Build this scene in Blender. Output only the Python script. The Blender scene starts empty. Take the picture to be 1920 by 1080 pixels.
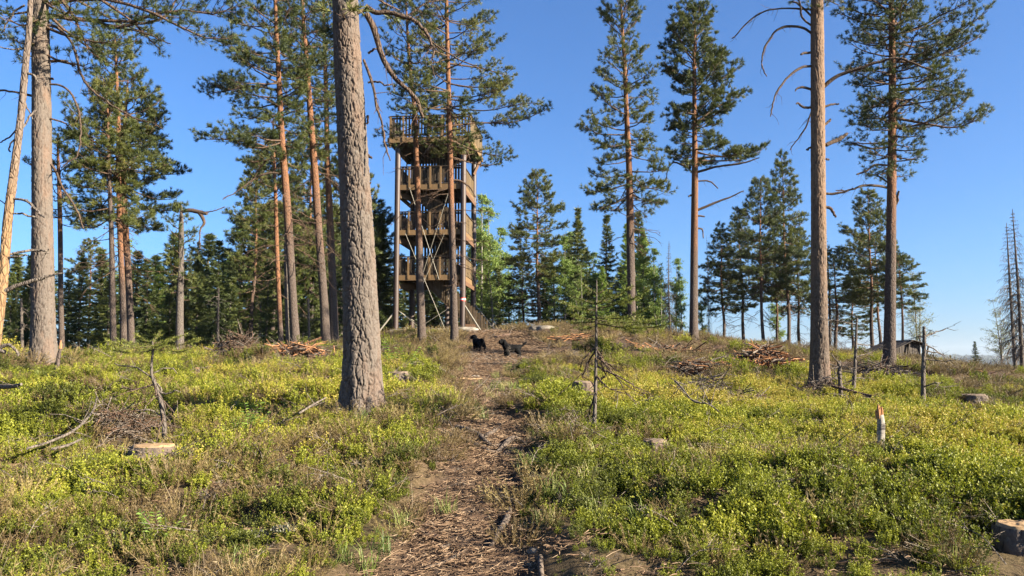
import bpy, math, random
import numpy as np
from mathutils import Vector

# ------------------------------------------------------------------ camera, sky, sun, exposure
SC = bpy.context.scene
COL = SC.collection
F_PX, CX, CY = 1507.0, 960.0, 540.0        # focal length and centre in photo pixels
PITCH = math.radians(5.7)
EYE = 1.6
cam_d = bpy.data.cameras.new('camera'); cam = bpy.data.objects.new('camera', cam_d); COL.objects.link(cam)
cam.location = (0, 0, EYE); cam.rotation_euler = (math.pi/2 + PITCH, 0, 0)
cam_d.sensor_width = 36; cam_d.lens = 36*F_PX/1920
cam_d.clip_start = 0.05; cam_d.clip_end = 30000
SC.camera = cam
SUN_EL, SUN_AZ = math.radians(24), math.radians(113)   # azimuth clockwise from +Y (north): right and behind the camera
w = bpy.data.worlds.new('World'); SC.world = w; w.use_nodes = True
nt = w.node_tree; nt.nodes.clear()
sky = nt.nodes.new('ShaderNodeTexSky'); sky.sky_type = 'NISHITA'; sky.sun_disc = False
sky.sun_elevation = SUN_EL; sky.sun_rotation = SUN_AZ
sky.altitude = 0; sky.air_density = 1.0; sky.dust_density = 1.0; sky.ozone_density = 10.0
bg = nt.nodes.new('ShaderNodeBackground'); bg.inputs['Strength'].default_value = 0.050
wo = nt.nodes.new('ShaderNodeOutputWorld')
nt.links.new(sky.outputs[0], bg.inputs[0]); nt.links.new(bg.outputs[0], wo.inputs[0])
sl = bpy.data.lights.new('sun', 'SUN'); sl.energy = 5.0; sl.angle = math.radians(0.5); sl.color = (1.0, 0.89, 0.71)
so = bpy.data.objects.new('sun', sl); COL.objects.link(so)
sdir = Vector((math.sin(SUN_AZ)*math.cos(SUN_EL), math.cos(SUN_AZ)*math.cos(SUN_EL), math.sin(SUN_EL)))
so.rotation_euler = sdir.to_track_quat('Z', 'Y').to_euler(); so.location = (20, -20, 30)
SC.view_settings.view_transform = 'Standard'; SC.view_settings.look = 'None'
SC.view_settings.exposure = 2.2; SC.view_settings.gamma = 1.0
SC.render.engine = 'CYCLES'
SC.cycles.max_bounces = 6; SC.cycles.diffuse_bounces = 3; SC.cycles.transmission_bounces = 4
SC.cycles.transparent_max_bounces = 8; SC.cycles.volume_bounces = 0
SC.cycles.use_denoising = True
SC.cycles.use_fast_gi = False

# ------------------------------------------------------------------ helpers
def P(px, py, d):
    """world point on the photo's ray through (px, py) at forward distance d"""
    u = (px-CX)/F_PX; v = (CY-py)/F_PX
    fw = math.cos(PITCH) - v*math.sin(PITCH); up = math.sin(PITCH) + v*math.cos(PITCH)
    s = d/fw
    return np.array((u*s, d, EYE + up*s))
def rng_(s): return np.random.default_rng(s)
def _h(ix, iy, iz, s):
    n = (ix.astype(np.int64)*374761393 + iy.astype(np.int64)*668265263 + iz.astype(np.int64)*2147483647 + int(s)*1274126177) & 0xffffffff
    n = ((n ^ (n >> 13))*1274126177) & 0xffffffff
    n = ((n ^ (n >> 16))*2246822519) & 0xffffffff
    return (n ^ (n >> 15))/4294967295.0
def vn(x, y, z=None, s=0):
    """value noise 0..1"""
    x = np.asarray(x, float); y = np.asarray(y, float); z = np.zeros_like(x) if z is None else np.asarray(z, float)
    ix, iy, iz = np.floor(x).astype(np.int64), np.floor(y).astype(np.int64), np.floor(z).astype(np.int64)
    fx, fy, fz = x-ix, y-iy, z-iz
    fx = fx*fx*(3-2*fx); fy = fy*fy*(3-2*fy); fz = fz*fz*(3-2*fz)
    r = 0
    for a in (0, 1):
        for b in (0, 1):
            for c in (0, 1):
                r = r + _h(ix+a, iy+b, iz+c, s)*(fx if a else 1-fx)*(fy if b else 1-fy)*(fz if c else 1-fz)
    return r
def fbm(x, y, z=None, s=0, o=4):
    r, a, t = 0, 1.0, 0
    for k in range(o):
        r = r + a*vn(np.asarray(x)*2**k, np.asarray(y)*2**k, None if z is None else np.asarray(z)*2**k, s+k*7); t += a; a *= .5
    return r/t
def sstep(a, b, x):
    t = np.clip((np.asarray(x, float)-a)/(b-a), 0, 1); return t*t*(3-2*t)
def nrm(v):
    return v/np.maximum(np.linalg.norm(v, axis=-1, keepdims=True), 1e-9)
def tag(o, label=None, cat=None, group=None, kind=None):
    if label: o['label'] = label
    if cat: o['category'] = cat
    if group: o['group'] = group
    if kind: o['kind'] = kind
    return o
def empty(name, loc, rz=0):
    o = bpy.data.objects.new(name, None); COL.objects.link(o); o.location = tuple(loc); o.rotation_euler = (0, 0, rz)
    o.empty_display_size = .3
    return o
def resample(pts, n):
    """Catmull-Rom through pts, n samples (columns: any)"""
    p = np.asarray(pts, float)
    if len(p) == 2: return p[0] + (p[1]-p[0])*np.linspace(0, 1, n)[:, None]
    e = np.vstack([2*p[0]-p[1], p, 2*p[-1]-p[-2]])
    L = np.r_[0, np.cumsum(np.linalg.norm(np.diff(p[:, :3], axis=0), axis=1))]
    t = np.interp(np.linspace(0, L[-1], n), L, np.arange(len(p)))
    i = np.minimum(t.astype(int), len(p)-2); f = (t-i)[:, None]
    a, b, c, d = e[i], e[i+1], e[i+2], e[i+3]
    return .5*(2*b + (c-a)*f + (2*a-5*b+4*c-d)*f**2 + (3*b-a-3*c+d)*f**3)

class MB:
    """collects vertices and faces (n-gon arrays of one width each) with float point attributes; builds ONE mesh"""
    def __init__(s): s.v = []; s.f = []; s.a = []; s.n = 0
    def add(s, v, f, mat=0, **at):
        v = np.asarray(v, np.float32).reshape(-1, 3); f = np.asarray(f, np.int64)
        if len(v) == 0: return
        s.f.append((f + s.n, mat)); s.v.append(v); s.n += len(v)
        s.a.append({k: np.broadcast_to(np.asarray(x, np.float32), (len(v),)) for k, x in at.items()} | {'_n': len(v)})
    def box(s, c, size, rz=0, mat=0, tilt=None, **at):
        x, y, z = np.array(size)/2
        v = np.array([(-x,-y,-z),(x,-y,-z),(x,y,-z),(-x,y,-z),(-x,-y,z),(x,-y,z),(x,y,z),(-x,y,z)], float)
        if tilt is not None: v = v @ np.asarray(tilt).T
        if rz: v = v @ np.array([[math.cos(rz), math.sin(rz), 0], [-math.sin(rz), math.cos(rz), 0], [0, 0, 1]])
        s.add(v + np.asarray(c, float), [(0,3,2,1),(4,5,6,7),(0,1,5,4),(1,2,6,5),(2,3,7,6),(3,0,4,7)], mat, **at)
    def beam(s, a, b, wd, ht, mat=0, **at):
        """rectangular bar from a to b"""
        a = np.asarray(a, float); b = np.asarray(b, float); t = nrm(b-a)
        up = np.array((0, 0, 1.)) if abs(t[2]) < .95 else np.array((0, 1., 0))
        r = nrm(np.cross(t, up)); u = np.cross(r, t)
        R = np.stack([r, t, u], 1)
        s.box((a+b)/2, (wd, np.linalg.norm(b-a), ht), tilt=R, mat=mat, **at)
    def tube(s, pts, rad, sides=6, cap=True, mat=0, **at):
        v, f = tubes(np.asarray(pts, float)[None], np.broadcast_to(np.asarray(rad, float), (len(pts),))[None], sides)
        at = {k: (np.repeat(np.asarray(x, float), sides) if np.ndim(x) else x) for k, x in at.items()}
        s.add(v, f, mat, **at)
        if cap:
            n = len(v)
            s.add(v[-sides:], [list(range(sides))], mat, **{k: (x[-sides:] if np.ndim(x) else x) for k, x in at.items()})
            s.add(v[:sides], [list(range(sides))[::-1]], mat, **{k: (x[:sides] if np.ndim(x) else x) for k, x in at.items()})
    def build(s, name, mats, parent=None, loc=None, smooth=False):
        me = bpy.data.meshes.new(name)
        v = np.concatenate(s.v); me.vertices.add(len(v)); me.vertices.foreach_set('co', v.ravel())
        lv = np.concatenate([f.ravel() for f, m in s.f]).astype(np.int32)
        lt = np.concatenate([np.full(len(f), f.shape[1], np.int32) for f, m in s.f])
        mi = np.concatenate([np.full(len(f), m, np.int32) for f, m in s.f])
        me.loops.add(len(lv)); me.loops.foreach_set('vertex_index', lv)
        me.polygons.add(len(lt)); me.polygons.foreach_set('loop_start', np.r_[0, np.cumsum(lt)[:-1]].astype(np.int32))
        me.polygons.foreach_set('loop_total', lt)
        mats = mats if isinstance(mats, (list, tuple)) else [mats]
        for m in mats: me.materials.append(m)
        me.polygons.foreach_set('material_index', mi)
        me.polygons.foreach_set('use_smooth', np.full(len(lt), smooth))
        me.update(calc_edges=True)
        for k in {k for a in s.a for k in a if k != '_n'}:
            at = me.attributes.new(k, 'FLOAT', 'POINT')
            at.data.foreach_set('value', np.concatenate([a.get(k, np.zeros(a['_n'], np.float32)) for a in s.a]).astype(np.float32))
        o = bpy.data.objects.new(name, me); COL.objects.link(o)
        if parent: o.parent = parent
        if loc is not None: o.location = tuple(loc)
        return o

def tubes(PL, R, sides):
    """PL (N,M,3), R (N,M) -> verts, quads of N tapered tubes"""
    N, M, _ = PL.shape
    T = np.gradient(PL, axis=1) if M > 2 else np.repeat(PL[:, 1:]-PL[:, :1], 2, 1)
    T = nrm(T)
    mean = nrm(T.mean(1))
    ref = np.where(np.abs(mean[:, 2:3]) > .8, np.array([[1., 0, 0]]), np.array([[0, 0, 1.]]))[:, None, :]
    A = nrm(np.cross(T, np.broadcast_to(ref, T.shape))); B = np.cross(A, T)
    th = np.arange(sides)*2*math.pi/sides
    V = PL[:, :, None] + R[:, :, None, None]*(A[:, :, None]*np.cos(th)[:, None] + B[:, :, None]*np.sin(th)[:, None])
    idx = np.arange(N*M*sides).reshape(N, M, sides)
    a = idx[:, :-1]; b = idx[:, 1:]
    f = np.stack([a, np.roll(a, -1, 2), np.roll(b, -1, 2), b], -1).reshape(-1, 4)
    return V.reshape(-1, 3), f
def perp(d, r):
    a = nrm(np.cross(d, r.normal(size=d.shape))); return a, np.cross(d, a)
def blades(pos, d, L, W, n, r, lo=.25, hi=1.25, back=.5):
    """needle tufts: n narrow triangles round each direction"""
    pos = np.repeat(pos, n, 0); d = np.repeat(nrm(d), n, 0); L = np.repeat(np.broadcast_to(L, (len(pos)//n,)), n)
    a, b = perp(d, r)
    ph = r.uniform(lo, hi, len(d))[:, None]
    bd = d*np.cos(ph) + a*np.sin(ph)
    L = (L*r.uniform(.7, 1.15, len(d)))[:, None]
    p0 = pos - d*L*r.uniform(0, back, len(d))[:, None]
    wv = nrm(np.cross(bd, r.normal(size=d.shape)))*(W*L/2)
    v = np.stack([p0-wv, p0+wv, p0+bd*L+wv*.25, p0+bd*L-wv*.25], 1).reshape(-1, 3)
    return v, np.arange(len(v)).reshape(-1, 4)
def leaves(pos, d, nrm_, L, W, r):
    """diamond leaves, slightly folded"""
    d = nrm(d); s = nrm(np.cross(d, nrm_)); L = np.broadcast_to(L, (len(pos),))[:, None]
    u = np.cross(s, d)
    v = np.stack([pos, pos+d*L*.5+s*L*W/2+u*L*.08, pos+d*L, pos+d*L*.5-s*L*W/2+u*L*.08], 1).reshape(-1, 3)
    return v, np.arange(len(v)).reshape(-1, 4)

# ------------------------------------------------------------------ materials
def mat(name, rough=.85, spec=.3):
    m = bpy.data.materials.new(name); m.use_nodes = True; n = m.node_tree
    p = n.nodes['Principled BSDF']; p.inputs['Roughness'].default_value = rough
    p.inputs['Specular IOR Level'].default_value = spec
    return m, n, p
def N(n, t, **k):
    o = n.nodes.new('ShaderNode'+t)
    for a, b in k.items(): setattr(o, a, b)
    return o
def attr(n, name, kind='GEOMETRY'):
    a = N(n, 'Attribute', attribute_name=name, attribute_type=kind); return a.outputs['Fac']
def ramp(n, fac, stops):
    r = N(n, 'ValToRGB'); e = r.color_ramp.elements
    while len(e) < len(stops): e.new(.5)
    for x, (p, c) in zip(e, stops): x.position = p; x.color = (*c, 1)
    n.links.new(fac, r.inputs[0]); return r.outputs[0]
def mixc(n, fac, a, b, mode='MIX'):
    m = N(n, 'Mix', data_type='RGBA', blend_type=mode)
    for s, x in ((0, fac), (6, a), (7, b)):
        if hasattr(x, 'is_output'): n.links.new(x, m.inputs[s])
        elif s == 0: m.inputs[0].default_value = x
        else: m.inputs[s].default_value = (*x, 1)
    return m.outputs[2]
def math_(n, op, a, b=0.0, c=None):
    m = N(n, 'Math', operation=op)
    for i, x in enumerate((a, b) if c is None else (a, b, c)):
        if hasattr(x, 'is_output'): n.links.new(x, m.inputs[i])
        else: m.inputs[i].default_value = x
    return m.outputs[0]
def noise(n, scale, detail=4, rough=.6, vec=None, map_=None):
    t = N(n, 'TexNoise'); t.inputs['Scale'].default_value = scale; t.inputs['Detail'].default_value = detail
    t.inputs['Roughness'].default_value = rough
    if vec is None:
        tc = N(n, 'TexCoord'); vec = tc.outputs['Object']
    if map_ is not None:
        mp = N(n, 'Mapping'); mp.inputs['Scale'].default_value = map_; n.links.new(vec, mp.inputs[0]); vec = mp.outputs[0]
    n.links.new(vec, t.inputs['Vector']); return t.outputs['Fac']
def bump(n, p, h, strength=.5, dist=.01):
    b = N(n, 'Bump'); b.inputs['Strength'].default_value = strength; b.inputs['Distance'].default_value = dist
    n.links.new(h, b.inputs['Height']); n.links.new(b.outputs[0], p.inputs['Normal'])

def foliage_mat(name, stops, trans=.3, source='GEOMETRY', rnd=.25, rough=.55):
    m, n, p = mat(name, rough, .35)
    f = attr(n, 'tint', 'GEOMETRY')
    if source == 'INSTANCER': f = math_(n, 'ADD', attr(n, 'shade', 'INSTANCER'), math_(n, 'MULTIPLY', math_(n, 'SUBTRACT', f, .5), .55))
    oi = N(n, 'ObjectInfo')
    f = math_(n, 'ADD', f, math_(n, 'MULTIPLY', math_(n, 'SUBTRACT', oi.outputs['Random'], .5), rnd))
    c = ramp(n, f, stops)
    n.links.new(c, p.inputs['Base Color'])
    if trans:
        tr = N(n, 'BsdfTranslucent'); mx = N(n, 'MixShader'); mx.inputs[0].default_value = trans
        n.links.new(mixc(n, .5, c, (.9, 1.0, .35), 'MULTIPLY'), tr.inputs[0])
        n.links.new(p.outputs[0], mx.inputs[1]); n.links.new(tr.outputs[0], mx.inputs[2])
        n.links.new(mx.outputs[0], n.nodes['Material Output'].inputs[0])
    return m
M = {}
M['pine'] = foliage_mat('pine_needles', [(0, (.025, .037, .015)), (.45, (.063, .080, .020)), (.8, (.122, .128, .028)), (1, (.165, .145, .04))], .22)
M['spruce'] = foliage_mat('spruce_needles', [(0, (.026, .040, .014)), (.5, (.068, .086, .021)), (1, (.15, .15, .036))], .18)
M['young_spruce'] = foliage_mat('young_spruce_needles', [(0, (.055, .075, .014)), (.5, (.115, .135, .022)), (1, (.21, .21, .04))], .3)
M['birch'] = foliage_mat('birch_leaves', [(0, (.09, .145, .03)), (.5, (.165, .235, .05)), (1, (.25, .30, .08))], .4)
M['bare_birch'] = foliage_mat('sparse_birch_leaves', [(0, (.16, .18, .08)), (1, (.30, .30, .16))], .35)
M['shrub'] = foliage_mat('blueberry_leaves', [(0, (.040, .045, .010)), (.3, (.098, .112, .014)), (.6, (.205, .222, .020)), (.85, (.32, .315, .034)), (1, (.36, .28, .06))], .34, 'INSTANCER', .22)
M['heather'] = foliage_mat('dry_heather', [(0, (.07, .046, .024)), (.5, (.155, .108, .044)), (1, (.27, .21, .08))], .2, 'INSTANCER', .3)
M['grass'] = foliage_mat('grass_blades', [(0, (.06, .10, .02)), (.5, (.15, .19, .04)), (1, (.36, .30, .13))], .3, 'INSTANCER', .3)

def bark_mat(name, low, high, crev, plates=True, lichen=(.19, .195, .165)):
    """attributes: warm 0..1 (grey foot -> orange upper stem), relief 0..1 (furrow -> plate)"""
    m, n, p = mat(name, .9, .15)
    tc = N(n, 'TexCoord').outputs['Object']
    c = mixc(n, attr(n, 'warm'), low, high)
    nz = noise(n, 7, 5, .65, tc, (1, 1, .35))
    c = mixc(n, math_(n, 'MULTIPLY', nz, .9), c, mixc(n, .5, c, (.5, .45, .42), 'MULTIPLY'))
    n2 = noise(n, 40, 4, .7, tc, (1, 1, .6))
    c = mixc(n, ramp(n, n2, [(.54, (0, 0, 0)), (.74, (.45, .45, .45))]), c, lichen)
    if plates:
        vo = N(n, 'TexVoronoi', feature='DISTANCE_TO_EDGE'); vo.inputs['Scale'].default_value = 1
        mp = N(n, 'Mapping'); mp.inputs['Scale'].default_value = (24, 24, 9); n.links.new(tc, mp.inputs[0])
        n.links.new(mp.outputs[0], vo.inputs['Vector'])
        e = ramp(n, vo.outputs['Distance'], [(0, (0, 0, 0)), (.16, (1, 1, 1))])
        c = mixc(n, e, mixc(n, .55, c, crev), c)
        hh = math_(n, 'ADD', e, math_(n, 'MULTIPLY', n2, .8))
        bump(n, p, hh, .8, .015)
    else:
        c = mixc(n, ramp(n, attr(n, 'relief'), [(.08, (1, 1, 1)), (.62, (0, 0, 0))]), c, crev)
        c = mixc(n, ramp(n, noise(n, 1, 4, .6, tc, (5, 5, 1.6)), [(.50, (0, 0, 0)), (.68, (.6, .6, .6))]), c, (.135, .078, .05))
        fl = noise(n, 1, 5, .7, tc, (70, 70, 22))
        c = mixc(n, math_(n, 'MULTIPLY', fl, .55), c, (.165, .128, .102))
        bump(n, p, math_(n, 'ADD', math_(n, 'MULTIPLY', fl, 1.0), n2), .7, .008)
    n.links.new(c, p.inputs['Base Color'])
    return m
M['bark'] = bark_mat('pine_bark', (.092, .070, .058), (.205, .096, .048), (.05, .036, .03))
M['bark_deep'] = bark_mat('furrowed_pine_bark', (.088, .075, .064), (.115, .087, .066), (.016, .012, .010), False)
M['bark_flaky'] = bark_mat('flaky_pine_bark', (.070, .051, .039), (.165, .102, .060), (.022, .015, .012), False)
M['bark_grey'] = bark_mat('spruce_bark', (.11, .092, .078), (.18, .15, .12), (.06, .05, .045))
M['bark_peeled'] = bark_mat('peeled_bark', (.25, .155, .08), (.15, .12, .10), (.10, .065, .04))
M['root'] = bark_mat('root_bark', (.10, .078, .062), (.20, .155, .12), (.04, .03, .024))
M['dead'] = bark_mat('dead_wood', (.12, .10, .085), (.23, .19, .15), (.05, .04, .035))
M['twig'] = bark_mat('twig_bark', (.075, .056, .044), (.17, .10, .062), (.035, .027, .02), True, (.12, .115, .095))
def birch_bark():
    m, n, p = mat('birch_bark', .8, .2)
    f = noise(n, 1, 4, .7, None, (6, 6, 30))
    c = ramp(n, f, [(.40, (.05, .042, .038)), (.50, (.19, .17, .145)), (.7, (.27, .25, .21))]); n.links.new(c, p.inputs['Base Color']); return m
M['birch_bark'] = birch_bark()
def wood(name, a, b, scale=(14, 14, 1.2), rough=.8, nail=False):
    m, n, p = mat(name, rough, .2)
    f = noise(n, 1, 5, .65, None, scale); g = noise(n, 1.3, 3, .6)
    c = mixc(n, f, a, b); c = mixc(n, math_(n, 'MULTIPLY', g, .5), c, mixc(n, 1, c, (.55, .5, .48), 'MULTIPLY'))
    t = attr(n, 'tint'); c = mixc(n, t, c, mixc(n, 1, c, (.45, .43, .42), 'MULTIPLY'))
    n.links.new(c, p.inputs['Base Color']); bump(n, p, f, .4, .004); return m
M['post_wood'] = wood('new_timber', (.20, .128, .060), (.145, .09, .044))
M['plank_wood'] = wood('dark_planks', (.038, .029, .020), (.068, .050, .032))  # dark brown slat colour
M['side_wood'] = wood('sun_tinted_planks', (.19, .138, .072), (.13, .092, .048))  # paler slat wood for the sun-facing side; sunlight put into the colour
M['stair_wood'] = wood('stair_boards', (.125, .09, .052), (.085, .062, .038))
M['old_cut'] = wood('weathered_cut_wood', (.22, .175, .13), (.13, .105, .085), (18, 18, 18))
M['deck_wood'] = wood('deck_timber', (.08, .055, .034), (.12, .08, .046), (3, 14, 14))
M['hut_wood'] = wood('weathered_boards', (.10, .085, .072), (.06, .05, .043))
M['cut_wood'] = wood('cut_wood', (.42, .29, .155), (.34, .22, .11), (18, 18, 18))
M['raw_wood'] = wood('torn_wood', (.27, .115, .05), (.36, .20, .095), (20, 20, 3))
def rings(m):
    n = m.node_tree; p = n.nodes['Principled BSDF']; src = p.inputs['Base Color'].links[0].from_socket
    wv = N(n, 'TexWave', wave_type='RINGS', rings_direction='Z'); wv.inputs['Scale'].default_value = 38; wv.inputs['Distortion'].default_value = 2.5; wv.inputs['Detail'].default_value = 3; wv.inputs['Detail Scale'].default_value = 2
    n.links.new(N(n, 'TexCoord').outputs['Object'], wv.inputs['Vector'])
    dirt = ramp(n, noise(n, 9, 5, .7), [(.45, (0, 0, 0)), (.65, (.7, .7, .7))])
    c = mixc(n, math_(n, 'MULTIPLY', wv.outputs['Fac'], .55), src, (.17, .10, .05)); n.links.new(mixc(n, dirt, c, (.13, .10, .075)), p.inputs['Base Color'])
rings(M['cut_wood']); rings(M['old_cut'])
def plain(name, c, rough=.5, spec=.4, metal=0, var=.3):
    m, n, p = mat(name, rough, spec); p.inputs['Metallic'].default_value = metal
    f = noise(n, 6, 4); n.links.new(mixc(n, math_(n, 'MULTIPLY', f, var), c, tuple(x*.45 for x in c)), p.inputs['Base Color']); return m
M['pole'] = plain('brown_pole', (.055, .036, .029), .5)
M['rod'] = plain('galvanised_rod', (.28, .255, .2), .4, .5, .3)
M['red'] = plain('red_paint', (.55, .04, .03)); M['white'] = plain('white_paint', (.75, .74, .72))
M['orange_board'] = wood('red_brown_board', (.14, .078, .044), (.10, .055, .032))
M['fur'] = plain('black_fur', (.0022, .0020, .0021), .85, .15)
M['dark'] = plain('opening_shade', (.05, .05, .05), .9)  # flat dark tone, paints the shade in the hut's opening
M['muzzle'] = plain('nose_leather', (.010, .009, .009), .3, .5)
def rock_mat():
    m, n, p = mat('granite', .85, .2)
    f = noise(n, 2.2, 6, .65); g = noise(n, 14, 5, .7)
    c = ramp(n, f, [(.35, (.10, .083, .066)), (.55, (.20, .172, .14)), (.7, (.27, .245, .205))]); c = mixc(n, math_(n, 'MULTIPLY', g, .35), c, (.16, .15, .12))
    n.links.new(c, p.inputs['Base Color']); bump(n, p, math_(n, 'ADD', f, g), .6, .03); return m
M['rock'] = rock_mat()
# ------------------------------------------------------------------ terrain: thin-plate surface through points read off the photo
CP = [(-9,-5,-.6),(0,-5,-.5),(9,-5,-.6),(0,0,0),(-4,0,.05),(4,0,-.05),(-14,3,.4),(14,3,.1)]
CP += [tuple(P(*q)) for q in [
 (0,1080,3.9),(480,1080,3.9),(960,1080,3.9),(1440,1080,3.9),(1920,1080,3.9),
 (-300,830,7.5),(0,850,7.1),(285,862,7.1),(650,800,7.2),(930,815,7),(1228,852,7),(1650,850,7.2),(1920,880,7),(2250,880,7.2),
 (682,772,8.1),(-300,700,14),(85,683,14),(400,702,14),(740,706,13),(900,706,14),(1090,748,12),(1320,735,14),(1537,729,15),(1825,757,13.5),(2250,790,13.5),
 (-300,680,21),(0,677,21),(400,677,20),(650,662,20),(900,668,22),(1200,668,22),(1440,690,21),(1670,698,20),(1900,713,22),(2250,735,22),
 (-300,674,30),(0,676,30),(400,672,30),(600,656,30),(790,643,30),(851,649,28),(1000,622,32),(1060,620,32),(1180,635,28),(1300,640,30),(1440,657,30),(1600,668,30),(1760,688,30),(1900,700,30),(2250,720,30),
 (-300,690,45),(0,682,45),(400,675,45),(640,645,46),(750,634,46),(830,628,46),(900,621,46),(1010,621,45),(1150,636,45),(1300,648,45),(1430,657,45),(1600,674,45),(1900,708,45),(2250,730,45),
 (0,700,62),(400,690,62),(900,650,62),(1300,668,62),(1650,690,62),(1950,740,62),(2300,760,62)]]
CP += [(-90,60,-6),(-60,85,-6),(0,90,-3.5),(60,85,-7),(90,60,-8),(-60,20,.4),(60,15,-1.5)]
CP = np.array(CP)
def _tps(r2): return .5*r2*np.log(np.maximum(r2, 1e-9))
def _fit():
    A = CP[:, :2]; n = len(A)
    K = _tps(((A[:, None]-A[None])**2).sum(-1)) + np.eye(n)*.05
    Q = np.hstack([np.ones((n, 1)), A]); L = np.zeros((n+3, n+3)); L[:n, :n] = K; L[:n, n:] = Q; L[n:, :n] = Q.T
    return np.linalg.solve(L, np.r_[CP[:, 2], np.zeros(3)])
_W = _fit()
def gz0(x, y):
    x = np.asarray(x, float).ravel(); y = np.asarray(y, float).ravel(); z = np.empty_like(x); n = len(CP)
    for i in range(0, len(x), 40000):
        X = x[i:i+40000]; Y = y[i:i+40000]
        z[i:i+40000] = _tps((X[:, None]-CP[:, 0])**2 + (Y[:, None]-CP[:, 1])**2) @ _W[:n] + _W[n] + _W[n+1]*X + _W[n+2]*Y
    return z
PATH = np.array([P(*q)[:2].tolist()+[hw] for q, hw in [((880,1080,3.9),.38),((885,1000,4.6),.32),((885,930,5.3),.28),((905,870,6.2),.29),((928,825,7),.33),((925,780,8.3),.32),((905,745,10.2),.32),((893,715,12.8),.42),((905,695,16),.62),((935,675,20.5),1.3),((950,655,25),1.5),((930,640,31),1.4),((905,631,38),1.6),((880,626,44),1.8)]])
_first = PATH[0].copy()
PATH = resample(np.vstack([[_first[0]-.1, -3, .6], [_first[0]-.06, 1.5, .55], PATH]), 160)
def path_m(x, y):
    """<1 inside the trodden path"""
    x = np.asarray(x, float).ravel(); y = np.asarray(y, float).ravel(); out = np.full(len(x), 9.)
    near = np.where((np.abs(x) < 8) & (y < 50))[0]
    for i in range(0, len(near), 60000):
        k = near[i:i+60000]
        d = np.hypot(x[k, None]-PATH[:, 0], y[k, None]-PATH[:, 1])/PATH[:, 2]
        out[k] = d.min(1)
    return out + (fbm(x*1.5, y*1.5, s=5, o=4)-.5)*1.25*(out < 6)
FLAT = [(P(a, b, d)[0], d-.15, rr) for a, b, d, rr in [(287,866,7,.55),(1229,852,7,.4),(1093,748,12,.6),(1826,757,13.5,.7),(1912,1030,4.3,.4),(1650,850,7,.3),(682,772,8.1,.7),(746,712,12.6,.6),(369,700,14,.5)]]
def gz(x, y):
    x = np.asarray(x, float); y = np.asarray(y, float); sh = x.shape; x = x.ravel(); y = y.ravel()
    r = np.hypot(x, y)
    z = gz0(np.clip(x, -95, 95), np.clip(y, -8, 95))
    far = -5 - 55*(1-np.exp(-np.maximum(r-70, 0)/260)) + (fbm(x/300, y/300, s=2)-.5)*16*sstep(80, 500, r)
    t = sstep(62, 100, r); z = z*(1-t) + far*t
    pm = path_m(x, y); off = sstep(.8, 1.6, pm)
    amp = (1-sstep(40, 80, r))
    for qx, qy, qr in FLAT: amp = amp*(1-np.exp(-((x-qx)**2+(y-qy)**2)/qr**2))
    z = z + amp*((fbm(x*.8, y*.8, s=11, o=3)-.5)*.46*off + (fbm(x*3.1, y*3.1, s=12, o=3)-.5)*.12*off + (fbm(x*5, y*5, s=13, o=3)-.5)*.035) - .05*(1-off)*amp
    return z.reshape(sh)
def g1(x, y): return float(gz(np.array([x]), np.array([y]))[0])
def on(px, py, d, sink=0.0):
    """ground point under the ray column px at depth d"""
    q = P(px, py, d); q[2] = g1(q[0], q[1]) - sink; return q

def brown_zone(x, y):
    """0..1 where bare brown litter shows instead of green shrubs (the trodden knoll and the right slope)"""
    d = np.asarray(y, float); px = CX + np.asarray(x)/np.maximum(d, 1)*F_PX
    b = sstep(15, 23, d)*(.36 + .36*sstep(560, 900, px))
    b = b + .28*sstep(900, 1300, px)*sstep(14, 18, d) + .35*np.exp(-((px-800)/90)**2-((d-10.5)/3)**2)
    b = b + .5*np.exp(-((px-20)/110)**2-((d-5.6)/.7)**2)
    b = b - .42*sstep(1040, 1150, px)*(1-sstep(9, 13, d))
    n = fbm(np.asarray(x)*.55, d*.55, s=31, o=4)
    return np.clip(b + (n-.5)*2.3 - .02, 0, 1)
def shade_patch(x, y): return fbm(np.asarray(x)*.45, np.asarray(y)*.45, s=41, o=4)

def ground_material():
    m, n, p = mat('forest_floor', .95, .1)
    a = noise(n, 9, 6, .7); b = noise(n, 45, 5, .7); c0 = noise(n, 1.6, 4)
    litter = ramp(n, b, [(.30, (.030, .019, .013)), (.46, (.080, .051, .032)), (.60, (.145, .096, .060)), (.75, (.22, .165, .11))])
    soil = ramp(n, a, [(.35, (.034, .022, .015)), (.65, (.10, .060, .037))])
    path = mixc(n, .6, litter, soil)
    moss = ramp(n, a, [(.3, (.018, .016, .008)), (.5, (.050, .042, .017)), (.7, (.09, .070, .030))])
    rough_ = mixc(n, math_(n, 'MULTIPLY', c0, .9), moss, litter)
    path = mixc(n, ramp(n, noise(n, 1.1, 3), [(.42, (0, 0, 0)), (.60, (.85, .85, .85))]), path, mixc(n, .5, soil, (.05, .042, .038)))
    c = mixc(n, attr(n, 'pathness'), rough_, path)
    c = mixc(n, attr(n, 'farness'), c, ramp(n, noise(n, .02, 6, .7), [(.4, (.016, .026, .013)), (.6, (.035, .050, .022))]))
    n.links.new(c, p.inputs['Base Color'])
    bump(n, p, math_(n, 'ADD', a, math_(n, 'MULTIPLY', b, .6)), .9, .02)
    return m
M['ground'] = ground_material()

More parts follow.
